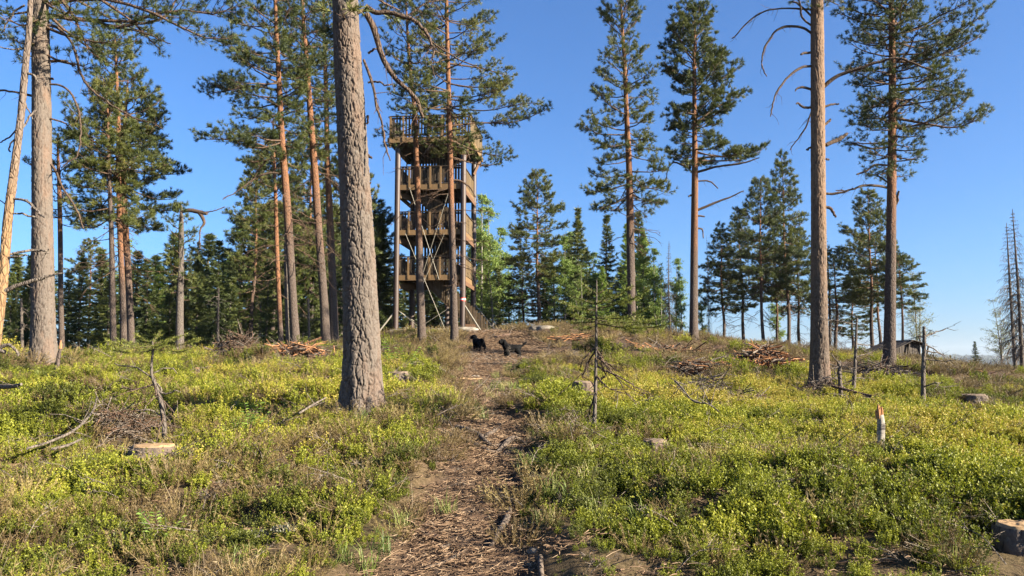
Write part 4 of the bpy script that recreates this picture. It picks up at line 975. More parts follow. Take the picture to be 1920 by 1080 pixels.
def rock(name, label, c, size, seed, rz=0, flat=.5):
    n1, n2 = 56, 30; th = np.linspace(0, 2*math.pi, n1, endpoint=False); ph = np.linspace(-.5*math.pi, .5*math.pi, n2)
    TH, PH = np.meshgrid(th, ph, indexing='xy'); d = np.stack([np.cos(PH)*np.cos(TH), np.cos(PH)*np.sin(TH), np.sin(PH)], -1)
    rr = .8 + .45*(fbm(d[..., 0]*1.6+9, d[..., 1]*1.6+9, d[..., 2]*1.6+9, seed, 4)-.5)*2*.6
    v = d*rr[..., None]; v[..., 2] = np.minimum(v[..., 2], flat + .08*fbm(v[..., 0]*3, v[..., 1]*3, s=seed+1)); v = v*np.array(size)
    idx = np.arange(n1*n2).reshape(n2, n1); a, b = idx[:-1], idx[1:]
    f = np.stack([a, np.roll(a, -1, 1), np.roll(b, -1, 1), b], -1).reshape(-1, 4); mb = MB(); mb.add(v.reshape(-1, 3), f)
    o = mb.build(name, M['rock'], loc=c, smooth=True); o.rotation_euler = (0, 0, rz); return tag(o, label, 'rock')
rock('rock_outcrop', 'pale flat granite slab under the middle of the tower front', on(820, 636, 41, -.10), (1.5, 1.2, .40), 3)
rock('rock_outcrop', 'pale rock slab at the foot of the front right tower pole', on(868, 634, 40, -.10), (1.0, 1.0, .34), 4)
rock('rock_outcrop', 'long low brown rock at the foot of the front left tower pole', on(762, 640, 42, -.15), (1.5, 1.2, .38), 5)
rock('boulder', 'long low grey brown rock on the crest of the knoll above the dogs', on(1022, 622, 32, .05), (.85, .55, .36), 6, .2)

# ------------------------------------------------------------------ ruined hut
def hut():
    c = on(1672, 690, 34); root = empty('wooden_hut', c, math.radians(14)); root.scale = (.82, .82, .82); tag(root, 'ruined grey plank hut with a slanting roof, behind the slender trunk', 'hut'); r = rng_(5)
    def wall(a, b, h0, h1, nm):
        m = MB(); a = np.array(a); b = np.array(b); L = np.linalg.norm(b-a); n = int(L/.15); t = (b-a)/L; rz = math.atan2(t[1], t[0])
        for k in range(n):
            f = (k+.5)/n; h = h0+(h1-h0)*f
            if r.random() < .06: continue
            m.box((*(a+(b-a)*f), h/2-.15+r.uniform(-.04, .02)), (.14*r.uniform(.85, 1), .03, h+.3), rz, tint=float(r.random()))
        m.build('wall', M['hut_wood'], root)
    wall((.15, -.8), (1.05, -.8), .92, .86, 'w'); wall((1.05, -.8), (1.05, .9), .84, .84, 'w'); wall((-1.1, -.8), (.15, -.8), .3, .88, 'w'); wall((-1.1, .9), (1.05, .9), .4, .8, 'w')
    m = MB()
    for s in range(9):
        y = -1.0+s*.25; m.beam((-1.75, y, .10+r.uniform(-.02, .02)), (.45, y, 1.0+r.uniform(-.02, .02)), .24, .03, tint=float(r.random()*.5+.3))
    for s in range(9):
        y = -1.0+s*.25; m.beam((.42, y, 1.02), (1.3, y, .80+r.uniform(-.03, .03)), .24, .03, tint=float(r.random()*.5+.3))
    m.build('roof', M['dark'] if False else M['hut_wood'], root)
    m = MB(); m.box((.55, -.76, .35), (.35, .02, .7)); m.build('doorway_shade', M['dark'], root)  # dark panel standing in for the shade inside the opening
    for a, b in (((1.35, -.9, 0), (.9, -.95, 1.25)), ((.2, -.95, 0), (.4, -.9, 1.0)), ((1.2, -1.0, -.05), (1.5, -.9, .7))):
        m = MB(); m.beam(a, b, .07, .05, tint=.6); m.build('leaning_pole', M['hut_wood'], root)
hut()

# ------------------------------------------------------------------ dogs
def dog(label, loc, rz, s, head, tail, legs):
    """one skinned body; local +x is forward. head: yaw of the head; legs: forward offsets"""
    root = empty('dog', loc, rz); root.scale = (s, s, s); tag(root, label, 'dog', None)
    V, E, R = [], [], []
    def vtx(p, rad, par=None):
        V.append(p); R.append(rad)
        if par is not None: E.append((par, len(V)-1))
        return len(V)-1
    pel = vtx((-.25, 0, .40), .150); lo = vtx((-.10, 0, .385), .150, pel); ch = vtx((.08, 0, .37), .170, lo); sh = vtx((.20, 0, .41), .155, ch)
    nk = vtx((.28, .0, .52), .115, sh); cy, sy = math.cos(head), math.sin(head)
    hb = np.array((.32, 0, .63)); H = lambda f, u: tuple(hb + np.array((f*cy, f*sy, u)))
    h0 = vtx(H(-.02, 0.0), .112, nk); h1 = vtx(H(.06, .005), .108, h0); mz = vtx(H(.15, -.04), .068, h1); vtx(H(.20, -.045), .055, mz)
    for sd, i in ((-1, 0), (1, 1)):        # front legs: elbow, wrist, paw; hind legs: stifle, hock, paw
        f = legs[i]; e = vtx((.20+f*.3, sd*.085, .28), .075, sh); k = vtx((.20+f*.8, sd*.09, .15), .058, e); p = vtx((.20+f, sd*.09, .045), .056, k); vtx((.245+f, sd*.09, .03), .046, p)
        f = legs[i+2]; st = vtx((-.23+f*.3, sd*.09, .29), .100, pel); hk = vtx((-.33+f*.8, sd*.095, .17), .060, st); p = vtx((-.31+f, sd*.095, .045), .054, hk); vtx((-.265+f, sd*.095, .03), .046, p)
    t = pel
    for p, rad in zip(tail, (.045, .038, .034, .022)): t = vtx(p, rad, t)
    me = bpy.data.meshes.new('body'); me.from_pydata([tuple(map(float, v)) for v in V], E, []); o = bpy.data.objects.new('body', me); COL.objects.link(o); o.parent = root
    me.materials.append(M['fur'])
    sk = o.modifiers.new('skin', 'SKIN'); sk.use_smooth_shade = True
    for i, d in enumerate(me.skin_vertices[0].data): d.radius = (R[i], R[i]); d.use_root = (i == 0)
    ss = o.modifiers.new('subdivision', 'SUBSURF'); ss.levels = 3; ss.render_levels = 3
    tx = bpy.data.textures.new('curls', 'CLOUDS'); tx.noise_scale = .045; tx.noise_depth = 2
    dm = o.modifiers.new('curly_coat', 'DISPLACE'); dm.texture = tx; dm.strength = .045; dm.mid_level = .45
    def ell(name, c, rad, material, par, rot=0, n=14):
        th = np.linspace(0, 2*math.pi, n, endpoint=False); ph = np.linspace(-math.pi/2, math.pi/2, 9); A, B = np.meshgrid(th, ph)
        v = np.stack([np.cos(B)*np.cos(A), np.cos(B)*np.sin(A), np.sin(B)], -1)*np.array(rad); v = v*(1+.25*(vn(v[..., 0]*60+9, v[..., 1]*60+9, v[..., 2]*60+9, 4)-.5)[..., None]*(material is M['fur']))
        ca, sa = math.cos(head+rot), math.sin(head+rot); v = np.stack([v[..., 0]*ca-v[..., 1]*sa, v[..., 0]*sa+v[..., 1]*ca, v[..., 2]], -1)+np.array(c)
        idx = np.arange(9*n).reshape(9, n); a, b = idx[:-1], idx[1:]; m = MB(); m.add(v.reshape(-1, 3), np.stack([a, np.roll(a, -1, 1), np.roll(b, -1, 1), b], -1).reshape(-1, 4)); return m.build(name, material, par, smooth=True)
    sv = np.array((-sy, cy, 0))
    for sd in (-1, 1):
        ell('ear', np.array(H(.005, -.03)) + sv*sd*.112, (.055, .03, .11), M['fur'], root)
        ell('eye', np.array(H(.150, .035)) + sv*sd*.050, (.013, .012, .013), M['muzzle'], root)
    ell('nose', np.array(H(.252, -.03)), (.018, .024, .017), M['muzzle'], root)
    return root
dg = on(959, 671, 22); dog('black curly dog standing broadside on the path with raised tail, looking back', dg, math.radians(192), .72, math.radians(25),
    [(-.40, 0, .47), (-.48, 0, .52), (-.54, 0, .58), (-.58, .0, .62)], (.02, -.05, -.03, .06))
dg = on(897, 655, 25.5); dog('black curly dog seen from behind walking up towards the tower', dg, math.radians(125), .74, math.radians(30),
    [(-.34, 0, .50), (-.38, .02, .46), (-.40, .03, .40), (-.41, .03, .33)], (.05, -.06, -.05, .06))
# ------------------------------------------------------------------ stumps, snags, sapling, dead wood, roots
def stump(label, px, py, d, wpx, hpx, seed, top='cut_wood', rough=0.0):
    b = on(px, py, d); R = wpx*d/F_PX/2; H = max(.06, P(px, py-hpx, d)[2]-b[2]); root = empty('stump', b); tag(root, label, 'stump')
    mb, q = trunk_mesh([(0, 0, -.25), (0, 0, 0), (0, 0, H*.5), (0, 0, H)], np.array([R*1.02, R*1.0, R*.96, R*.93]), 72, .012, (90, 99), .012, (.045, .10), .10, seed)
    mb.build('bark', M['bark_deep'], root, smooth=True)
    r = rng_(seed); th = np.linspace(0, 2*math.pi, 72, endpoint=False); rr = np.linspace(0, 1, 12); A, B = np.meshgrid(th, rr)
    rad = R*.90*B*(1+.04*np.sin(A*2+seed)); z = H+.012 + (fbm(np.cos(A)*B*3+5, np.sin(A)*B*3+5, s=seed)-.5)*(.02+rough)*(B > .05) + .01*(1-B)
    z[-1] -= .03
    v = np.stack([rad*np.cos(A), rad*np.sin(A), z], -1).reshape(-1, 3); idx = np.arange(len(v)).reshape(12, 72); a, b2 = idx[:-1], idx[1:]
    m = MB(); m.add(v, np.stack([a, np.roll(a, -1, 1), np.roll(b2, -1, 1), b2], -1).reshape(-1, 4)); m.build('cut_face', M[top], root, smooth=True)
    return root
stump('fresh cut stump with pale yellow top in the left foreground', 287, 866, 7.0, 82, 30, 1)
stump('small grey stump low in the shrubs right of the path', 1229, 858, 7.0, 50, 30, 2, 'old_cut', .015)
stump('grey weathered stump behind the sapling right of the path', 1093, 748, 12, 40, 31, 3, 'old_cut', .02)
stump('wide low stump on the right beyond the dark thin pole', 1826, 759, 13.5, 48, 18, 4, 'old_cut', .015)
stump('stump cut by the right edge of the frame, pale flat top', 1912, 1032, 4.3, 86, 46, 5)
stump('low mossy stump just right of the foreground trunk', 746, 714, 12.6, 50, 15, 6, 'old_cut', .02)
stump('tiny pale topped stump in the left clearing behind the shrubs', 369, 700, 14, 9, 9, 7, 'raw_wood')
stump('small pale stump at the path crest above the dogs', 948, 637, 31, 10, 8, 8)
def snag(label, pts, d, seed, bark, tip):
    p, rad = px_line(pts, d); base = p[0].copy(); base[2] = g1(base[0], base[1]); root = empty('broken_snag', base); tag(root, label, 'snag')
    mb, q = trunk_mesh(np.vstack([p[0]-base-np.array((0, 0, .2)), p-base]), np.r_[rad[0], rad], 24, .02, (90, 99), .004, (.03, .05), .1, seed); mb.build('trunk', M[bark], root, smooth=True)
    r = rng_(seed); m = MB(); t = q[-1]
    for k in range(11):
        a = r.uniform(0, 6.28); rr = t[3]*r.uniform(.1, .8); o = np.array((math.cos(a)*rr, math.sin(a)*rr, 0)); h = r.uniform(.03, .11)
        m.tube([t[:3]+o-np.array((0, 0, .03)), t[:3]+o*1.2+np.array((0, 0, h*.6)), t[:3]+o*1.3+np.array((r.normal(0, .008), 0, h))], [.014, .010, .002], 4)
    m.build('torn_top', M[tip], root)
snag('short pale birch snag with torn orange top in the right foreground', [(1650,852,14),(1651,820,14),(1652,795,13),(1649,778,13)], 7.0, 1, 'birch_bark', 'raw_wood')
snag('reddish broken stub at the foot of the thick left pine', [(107,707,10),(107,690,8),(110,668,7),(114,650,4)], 12.5, 2, 'bark', 'raw_wood')

def sapling(label, pts, d, fol, seed, crooked=(), spray=(.55, 30), low=None):
    p, rad = px_line(pts, d); base = p[0].copy(); base[2] = g1(base[0], base[1]); root = empty('spruce_sapling', base); tag(root, label, 'sapling'); r = rng_(seed)
    mb, q = trunk_mesh(np.vstack([p[0]-base-np.array((0, 0, .15)), p-base]), np.r_[rad[0], rad], 10, .03, (90, 99), .002, (.03, .05), .1, seed); mb.build('trunk', M['bark_grey'], root, smooth=True)
    c = Crown(seed); pos, dr, tn = [], [], []
    for (py, az, el, L) in fol:
        h = P(pts[-1][0], py, d)[2]-base[2]; b = at_h(q, h); pth = limb_path(r, b[:3], math.radians(az), math.radians(el), L, 6, .05, .12, .02); c.pl(pth, np.linspace(.006, .002, 6), 4)
        sd = np.array((-math.sin(math.radians(az)), math.cos(math.radians(az)), 0))
        segs = [pth]
        for j in range(int(L*13)):
            f = r.uniform(.15, .95); i = min(int(f*5), 4); bb = pth[i]+(pth[i+1]-pth[i])*(f*5-i); t = nrm(pth[i+1]-pth[i]); s = 1 if j % 2 else -1
            e = bb + nrm(t*.8+sd*s*.8+np.array((0, 0, r.uniform(-.2, .15))))*L*(1.05-f)*.55; tw = np.array([bb, (bb+e)/2+r.normal(0, .006, 3), e]); c.pl(tw, np.array((.003, .002, .0015)), 3); segs.append(tw)
        for sg in segs:
            qq = resample(sg, max(4, int(np.linalg.norm(sg[-1]-sg[0])/.018))); tt = nrm(np.gradient(qq, axis=0))
            for a, t in zip(qq, tt): pos.append(a); dr.append(t); tn.append(r.normal(.55, .15))
    for (py, n) in (low or []):
        for _ in range(n):
            h = P(pts[0][0], py+r.uniform(-22, 22), d)[2]-base[2]; b = at_h(q, h); pine_limb(c, b[:3], .006, r.uniform(0, 6.28), math.radians(r.uniform(-60, -15)), r.uniform(.12, .38), 0, True)
    pos = np.array(pos); v, f = blades(pos, np.array(dr), .030, .15, 10, r, .45, 1.25, .1); nb = MB(); nb.add(v, f, tint=np.repeat(np.clip(np.repeat(np.array(tn), 10), 0, 1), 4))
    wb = MB(); c.wood_mb(wb, .2); wb.build('branchwork', M['twig'], root); nb.build('crown', M['young_spruce'], root)
    dead_limbs(root, base, crooked, d, M['dead'])
sapling('young spruce sapling with bare lower stem and yellow green top, right of the path', [(1114,802,8),(1116,740,7),(1118,660,6),(1118,590,4.5),(1119,520,2)], 7.2,
    [(600,10,-2,.62),(602,170,-5,.26),(596,-40,2,.55),(598,215,0,.28),(590,60,0,.4),(578,-15,10,.50),(580,140,5,.34),(582,200,8,.40),(566,20,14,.36),(568,165,12,.28),(570,-70,10,.3),(606,-20,-6,.66),(604,30,-4,.5),(552,0,30,.2),(550,180,30,.18),(612,190,-8,.2)], 11, low=[(650,3),(676,3),(700,2),(730,1)])
sapling('crooked dead stemmed sapling with a flat green spray, left foreground', [(308,800,9),(300,745,8),(288,715,6),(284,690,5),(287,655,4),(286,640,3)], 7.6,
    [(648,5,2,.42),(646,175,4,.36),(650,-40,4,.34),(650,215,0,.40),(644,30,12,.30),(642,150,12,.28),(654,-15,-6,.40),(656,195,-8,.34),(638,90,25,.18)], 12,
    crooked=[[(296,735,4),(318,742,3),(340,744,2)],[(290,712,3),(262,690,3),(235,684,2)],[(300,742,3),(306,726,3),(298,712,2)],[(288,700,2),(310,690,2),(335,698,2)],[(304,780,3),(286,772,3),(262,782,2)]], low=[(720,2),(760,2)])

def stick_pile(label, name, cat, cx_, cy_, d, wpx, hpx, n, seed, mats, lmax=1.1, rad=.012, messy=1.0):
    r = rng_(seed); c = on(cx_, cy_, d); W = wpx*d/F_PX/2; H = max(.18, P(cx_, cy_-hpx*1.15, d)[2]-c[2]); bs = [MB() for _ in mats]
    for k in range(n):
        x = r.normal(0, .45)*W; y = r.normal(0, .35)*W*.8; q = math.exp(-(x/W)**2*1.4-(y/W)**2*1.4); z = r.random()**.8*H*q + g1(c[0]+x, c[1]+y)-c[2] + .015
        az = r.uniform(0, 6.28); el = r.normal(0, .28)*messy; L = r.uniform(.2, 1)**1.5*lmax; dd = np.array((math.cos(az)*math.cos(el), math.sin(az)*math.cos(el), math.sin(el)))*L/2
        a = np.array((x, y, z)); pts = np.array([a-dd, a-dd*.3+r.normal(0, .03, 3)*L, a+dd*.4+r.normal(0, .03, 3)*L, a+dd]); R = rad*r.uniform(.35, 1.5)
        bs[r.integers(0, len(mats))].tube(pts, np.array((1, .9, .7, .35))*R, 4, False, warm=float(r.random()), relief=1.)
    m = MB()
    for i, b in enumerate(bs):
        off = 0
        for v, (f, _), a in zip(b.v, b.f, b.a):
            m.add(v, f-off, i, **{k: x for k, x in a.items() if k != '_n'}); off += len(v)
    return tag(m.build(name, [M[x] for x in mats], None, c), label, cat)
BP = ['dead', 'twig', 'bark', 'raw_wood']
stick_pile('heap of torn orange wood and branches left of the peach trunk', 'brush_pile', 'brush pile', 1440, 702, 19, 128, 46, 620, 21, ['dead', 'raw_wood', 'bark', 'raw_wood'], .9, .016)
stick_pile('low heap of broken branches with pale split wood, centre right', 'brush_pile', 'brush pile', 1300, 704, 18, 130, 22, 330, 22, ['dead', 'raw_wood', 'twig', 'dead'], 1.0, .013)
stick_pile('brown brush pile left of the foreground trunk', 'brush_pile', 'brush pile', 560, 690, 17, 140, 36, 380, 23, BP, 1.1, .013)
stick_pile('dark tangle of branches in the left middle under the spruces', 'brush_pile', 'brush pile', 445, 682, 18, 110, 48, 340, 24, ['dead', 'twig', 'twig'], 1.0, .010, 2)
stick_pile('grey tangle of thin dead branches behind the fresh cut stump', 'brush_pile', 'brush pile', 235, 828, 8.2, 170, 40, 260, 25, ['dead', 'twig', 'twig'], .6, .0045, 1.6)
stick_pile('dark branch pile on the knoll below the right tall pine', 'brush_pile', 'brush pile', 1262, 676, 24, 120, 16, 260, 26, BP, 1.3, .014)
stick_pile('branch litter around the hut foot and slender trunk', 'brush_pile', 'brush pile', 1650, 706, 18, 150, 18, 260, 27, ['dead', 'twig', 'dead'], 1.1, .011, 1.6)
stick_pile('reddish bark scraps on the slope above the sapling', 'brush_pile', 'brush pile', 1085, 652, 27, 120, 8, 220, 28, ['bark', 'twig', 'raw_wood'], .9, .014, .6)
stick_pile('scattered split wood on the right slope near the horizon', 'brush_pile', 'brush pile', 1790, 706, 22, 150, 9, 160, 29, ['dead', 'raw_wood', 'bark'], .9, .014, .7)
stick_pile('tangle of thin dead twigs in the shrubs right of the sapling', 'brush_pile', 'brush pile', 1330, 738, 12, 200, 26, 260, 30, ['dead', 'dead', 'twig'], .9, .006, 1.5)
stick_pile('dead twigs around the dark foot of the peach trunk', 'brush_pile', 'brush pile', 1545, 742, 14.2, 110, 26, 160, 31, ['dead', 'twig'], .8, .006, 1.8)

def ground_stick(label, pts, d0, name='fallen_branch', cat='branch', material='dead', lift=.03, depth=None, twigs=True):
    """branch lying on the ground, along ground points under the photo pixels (px, py, wpx, depth)"""
    P_ = []; R_ = []
    for (px, py, wpx, d) in pts: q = on(px, py, d); R_.append(max(.003, wpx*d/F_PX/2*(1.25 if name == 'tree_root' else 1))); q[2] += lift + (R_[-1]*.75 if name == 'tree_root' else 0); P_.append(q)
    base = P_[0].copy(); q = resample(np.c_[np.array(P_), R_], len(pts)*5); r = rng_(int(abs(pts[0][0]*7+pts[0][1])))
    m = MB(); m.tube(q[:, :3]-base, np.maximum(q[:, 3], .002), 8, warm=.3, relief=1.); k = len(q); L = np.linalg.norm(q[-1, :3]-q[0, :3])
    if twigs:
        for _ in range(int(L*5)):
            i = r.integers(2, k-1); a = q[i, :3]-base; dd = nrm(r.normal(0, 1, 3)*np.array((1, 1, .5))+np.array((0, 0, .35))); l = r.uniform(.08, .35)
            m.tube([a, a+dd*l*.5+r.normal(0, .02, 3), a+dd*l], [.005, .004, .002], 4, False, warm=.4, relief=1.)
    return tag(m.build(name, M[material], None, base, smooth=True), label, cat)
ground_stick('curved thin dead branch lying across the shrubs in the right middle', [(1260,745,3,11.5),(1262,725,3,11.3),(1275,760,3,10),(1300,790,3,8.8),(1330,820,3,8),(1350,840,2,7.5)], 9, lift=.32)
ground_stick('long pale dead branch in the left foreground leading to the stick tangle', [(50,862,5,6.6),(95,848,5,6.9),(140,828,5,7.3),(172,800,4,8),(180,780,3,8.4)], 7, lift=.22)
ground_stick('short peeled pale stick behind the long dead branch at left', [(95,858,5,6.7),(125,852,5,6.8),(150,846,4,7)], 7, lift=.20, twigs=False)
ground_stick('fallen dark trunk lying under the spruces in the left middle', [(330,667,7,20),(350,671,8,20),(380,674,9,19.5),(402,680,7,19)], 20, 'fallen_log', 'log', lift=.18)
ground_stick('pale fallen branch leaning by the pine clump at left', [(212,682,4,18),(232,668,5,18.5),(252,657,5,19)], 18, lift=.3, twigs=False)
ground_stick('dark fallen branch right of the peach trunk', [(1560,742,5,13.5),(1590,742,6,13.3),(1620,745,7,13.1),(1652,754,5,12.8)], 13, lift=.2, material='bark')
ground_stick('white lichen covered dead branch at the lower left edge', [(-10,655,10,9),(10,690,9,8.8),(25,705,8,8.6),(40,722,5,8.4)], 9, lift=.30)
ground_stick('split pale stick lying on the path below the dogs', [(862,713,4,13.5),(885,710,4,13.7),(905,708,3,13.9)], 14, lift=.03, material='cut_wood', twigs=False)
ground_stick('dark short log lying at the crest left of the small pale stump', [(926,640,6,30),(940,637,6,30.5),(955,634,5,31)], 30, 'fallen_log', 'log', 'bark', .06, twigs=False)
ground_stick('thin bleached branch at lower left of the foreground trunk', [(560,795,4,7.4),(585,785,4,7.6),(610,776,3,7.9)], 7.5, lift=.2)
ground_stick('dark twisted stick on the path in the lower middle', [(768,962,7,4.75),(785,972,9,4.65),(800,983,10,4.55),(826,992,7,4.5)], 4.6, lift=.02, material='bark', twigs=False)
ground_stick('pale root like stick on the path in the lower foreground', [(800,1036,6,4.1),(835,1026,6,4.2),(870,1012,5,4.35),(878,1010,3,4.4)], 4.2, lift=.012, material='root', twigs=False)
ground_stick('short pale stick on the path edge, lower middle', [(828,1005,5,4.4),(845,998,5,4.45)], 4.4, lift=.012, material='dead', twigs=False)
for lab, pts in (('gnarled root crossing the path, uppermost of the pale roots', [(856,815,9,7.3),(875,822,9,7.2),(895,828,8,7.1),(908,832,8,7.0),(926,818,7,7.3),(932,812,4,7.4)]),
                 ('pale root looping over the path, lower of the crossing roots', [(862,838,9,6.8),(885,846,10,6.7),(905,850,8,6.6),(930,856,6,6.5),(955,838,9,6.9),(968,828,7,7.0),(985,835,7,6.9)]),
                 ('short knobbly root at the left of the path roots', [(900,832,7,7),(912,842,7,6.8),(925,848,6,6.7),(948,842,5,6.8)]),
                 ('pale root running down the path in the lower middle', [(955,948,10,5.0),(948,965,11,4.8),(936,982,9,4.6),(920,1000,6,4.4)]),
                 ('dark short root at the path edge, bottom right', [(1013,1040,8,4.15),(1014,1060,9,4.0),(1016,1080,8,3.9)]),
                 ('thin root across the path below the caption height, left', [(720,880,6,6.0),(760,872,7,6.1),(800,868,7,6.1),(840,872,5,6.1)])):
    o = ground_stick(lab.replace(' below the caption height, left', ' left of the crossing roots'), pts, 7, 'tree_root', 'root', 'root', .008, twigs=False)

# ------------------------------------------------------------------ ground cover
def proto_col(name, objs):
    c = bpy.data.collections.new(name)
    for o in objs:
        for u in list(o.users_collection): u.objects.unlink(o)
        c.objects.link(o)
    return c
def shrub_proto(seed, R=.15, H=.22, ns=19, nl=12, L=.026):
    r = rng_(seed); m = MB(); P0, D0, U0, T0 = [], [], [], []
    for _ in range(ns):
        a = r.uniform(0, 6.28); rr = R*math.sqrt(r.random())*.75; b = np.array((math.cos(a)*rr, math.sin(a)*rr, -.02)); h = H*r.uniform(.55, 1.1)
        lean = np.array((math.cos(a), math.sin(a), 0))*r.uniform(0, .35)*h + r.normal(0, .02, 3); tip = b+np.array((0, 0, h))+lean; mid = (b+tip)/2+r.normal(0, .012, 3)
        segs = [(b, mid, .0022, .0016), (mid, tip, .0016, .0008)]
        for _ in range(3):
            f = r.uniform(.3, .9); s = b+(tip-b)*f; e = s + nrm(np.array((r.normal(0, 1), r.normal(0, 1), r.uniform(.5, 1.4))))*h*r.uniform(.2, .42); segs.append((s, e, .0013, .0006))
        for s, e, r0, r1 in segs:
            m.tube([s, e], [r0, r1], 3, False, tint=.12)
            n = int(nl*np.linalg.norm(e-s)/.14)+2
            for _ in range(n):
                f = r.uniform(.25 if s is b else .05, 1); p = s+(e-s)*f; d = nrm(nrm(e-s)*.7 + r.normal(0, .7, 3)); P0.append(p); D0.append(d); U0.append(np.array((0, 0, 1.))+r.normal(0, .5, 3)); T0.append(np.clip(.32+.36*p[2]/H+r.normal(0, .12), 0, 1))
    n = len(P0); v, f = leaves(np.array(P0), np.array(D0), np.array(U0), r.uniform(.65, 1.2, n)*L, .58, r); m.add(v, f, tint=np.repeat(np.array(T0), 4))
    return m.build('blueberry_clump', M['shrub'])
def heather_proto(seed, R=.16, H=.16):
    r = rng_(seed); m = MB(); pos, d, t = [], [], []
    for _ in range(46):
        a = r.uniform(0, 6.28); rr = R*math.sqrt(r.random()); b = np.array((math.cos(a)*rr*.6, math.sin(a)*rr*.6, -.02)); e = b+np.array((math.cos(a)*rr*.8, math.sin(a)*rr*.8, H*r.uniform(.4, 1.1)))+r.normal(0, .02, 3)
        m.tube([b, (b+e)/2+r.normal(0, .012, 3), e], [.0022, .0016, .001], 3, False, tint=.3)
        for f in np.linspace(.3, 1, 6): pos.append(b+(e-b)*f); d.append(nrm(e-b)); t.append(np.clip(r.normal(.5, .2), 0, 1))
    v, f = blades(np.array(pos), np.array(d), .022, .16, 5, r, .3, 1.1, .2); m.add(v, f, tint=np.repeat(np.repeat(np.array(t), 5), 4)); return m.build('heather_tuft', M['heather'])
def grass_proto(seed, n=46, H=.2):
    r = rng_(seed); m = MB()
    for _ in range(n):
        a = r.uniform(0, 6.28); b = np.array((r.normal(0, .03), r.normal(0, .03), -.01)); h = H*r.uniform(.5, 1.2); o = np.array((math.cos(a), math.sin(a), 0)); e1 = b+o*h*.25+np.array((0, 0, h*.6)); e2 = b+o*h*r.uniform(.5, .9)+np.array((0, 0, h*r.uniform(.55, .9))); s = np.cross(o, (0, 0, 1.))*.0022
        m.add([b-s, b+s, e1+s*.8, e1-s*.8], [(0, 1, 2, 3)], tint=float(r.uniform(.2, .8))); m.add([e1-s*.8, e1+s*.8, e2], [(0, 1, 2)], tint=float(r.uniform(.3, .9)))
    return m.build('grass_tuft', M['grass'])
def litter_proto(seed, n=26, big=1.0, mats=('twig', 'dead')):
    r = rng_(seed); m = MB()
    for k in range(n):
        c = np.array((r.normal(0, .10), r.normal(0, .10), r.uniform(0, .012))); a = r.uniform(0, 6.28); L = r.uniform(.02, .11)*big; d = np.array((math.cos(a), math.sin(a), r.normal(0, .12)))*L/2; m.tube([c-d, c+r.normal(0, .006, 3), c+d], np.array((.0022, .0026, .0012))*big*r.uniform(.5, 1.3), 4, False, warm=float(r.random()), relief=1.)
    return m.build('needle_litter', M['litter'])
def litter_mat():
    m, n, p = mat('needle_litter', .85, .2); oi = N(n, 'ObjectInfo'); f = math_(n, 'ADD', math_(n, 'MULTIPLY', attr(n, 'warm'), .75), math_(n, 'MULTIPLY', oi.outputs['Random'], .25))
    n.links.new(ramp(n, f, [(0, (.05, .031, .020)), (.4, (.125, .077, .046)), (.7, (.21, .140, .085)), (1, (.32, .24, .16))]), p.inputs['Base Color']); return m
M['litter'] = litter_mat()
def lichen_proto(seed):
    r = rng_(seed); m = MB(); n = 240; a = r.uniform(0, 6.28, n); rr = .12*np.sqrt(r.random(n)); p = np.stack([np.cos(a)*rr, np.sin(a)*rr, .05*(1-(rr/.12)**2)*r.random(n)], -1)
    v, f = leaves(p, r.normal(0, 1, (n, 3))+np.array((0, 0, .5)), r.normal(0, 1, (n, 3)), .022, .7, r); m.add(v, f, tint=np.repeat(r.random(n), 4)); return m.build('reindeer_lichen', M['lichen'])
M['lichen'] = foliage_mat('reindeer_lichen', [(0, (.06, .062, .04)), (1, (.12, .12, .085))], 0)

def scatter(name, label, cat, pts, idx, rot, scl, shade, col):
    me = bpy.data.meshes.new(name); me.vertices.add(len(pts)); me.vertices.foreach_set('co', pts.astype(np.float32).ravel())
    for k, t, a in (('kind_index', 'INT', idx), ('scl', 'FLOAT', scl), ('shade', 'FLOAT', shade)):
        at = me.attributes.new(k, t, 'POINT'); at.data.foreach_set('value', a.astype(np.int32 if t == 'INT' else np.float32))
    at = me.attributes.new('rot', 'FLOAT_VECTOR', 'POINT'); at.data.foreach_set('vector', rot.astype(np.float32).ravel())
    o = bpy.data.objects.new(name, me); COL.objects.link(o); tag(o, label, cat, None, 'stuff')
    g = bpy.data.node_groups.new(name, 'GeometryNodeTree'); g.interface.new_socket('Geometry', in_out='INPUT', socket_type='NodeSocketGeometry'); g.interface.new_socket('Geometry', in_out='OUTPUT', socket_type='NodeSocketGeometry')
    nd = g.nodes; i = nd.new('NodeGroupInput'); ou = nd.new('NodeGroupOutput'); ip = nd.new('GeometryNodeInstanceOnPoints'); ci = nd.new('GeometryNodeCollectionInfo'); ci.inputs[0].default_value = col; ci.inputs['Separate Children'].default_value = True; ci.inputs['Reset Children'].default_value = True
    ip.inputs['Pick Instance'].default_value = True
    def na(k, t): x = nd.new('GeometryNodeInputNamedAttribute'); x.data_type = t; x.inputs['Name'].default_value = k; return x.outputs['Attribute']
    L = g.links.new; mp = nd.new('GeometryNodeMeshToPoints'); L(i.outputs[0], mp.inputs[0])
    L(mp.outputs[0], ip.inputs['Points']); L(ci.outputs[0], ip.inputs['Instance']); L(na('kind_index', 'INT'), ip.inputs['Instance Index'])
    e2r = nd.new('FunctionNodeEulerToRotation'); L(na('rot', 'FLOAT_VECTOR'), e2r.inputs[0]); L(e2r.outputs[0], ip.inputs['Rotation']); L(na('scl', 'FLOAT'), ip.inputs['Scale']); L(ip.outputs[0], ou.inputs[0])
    md = o.modifiers.new('scatter', 'NODES'); md.node_group = g; return o
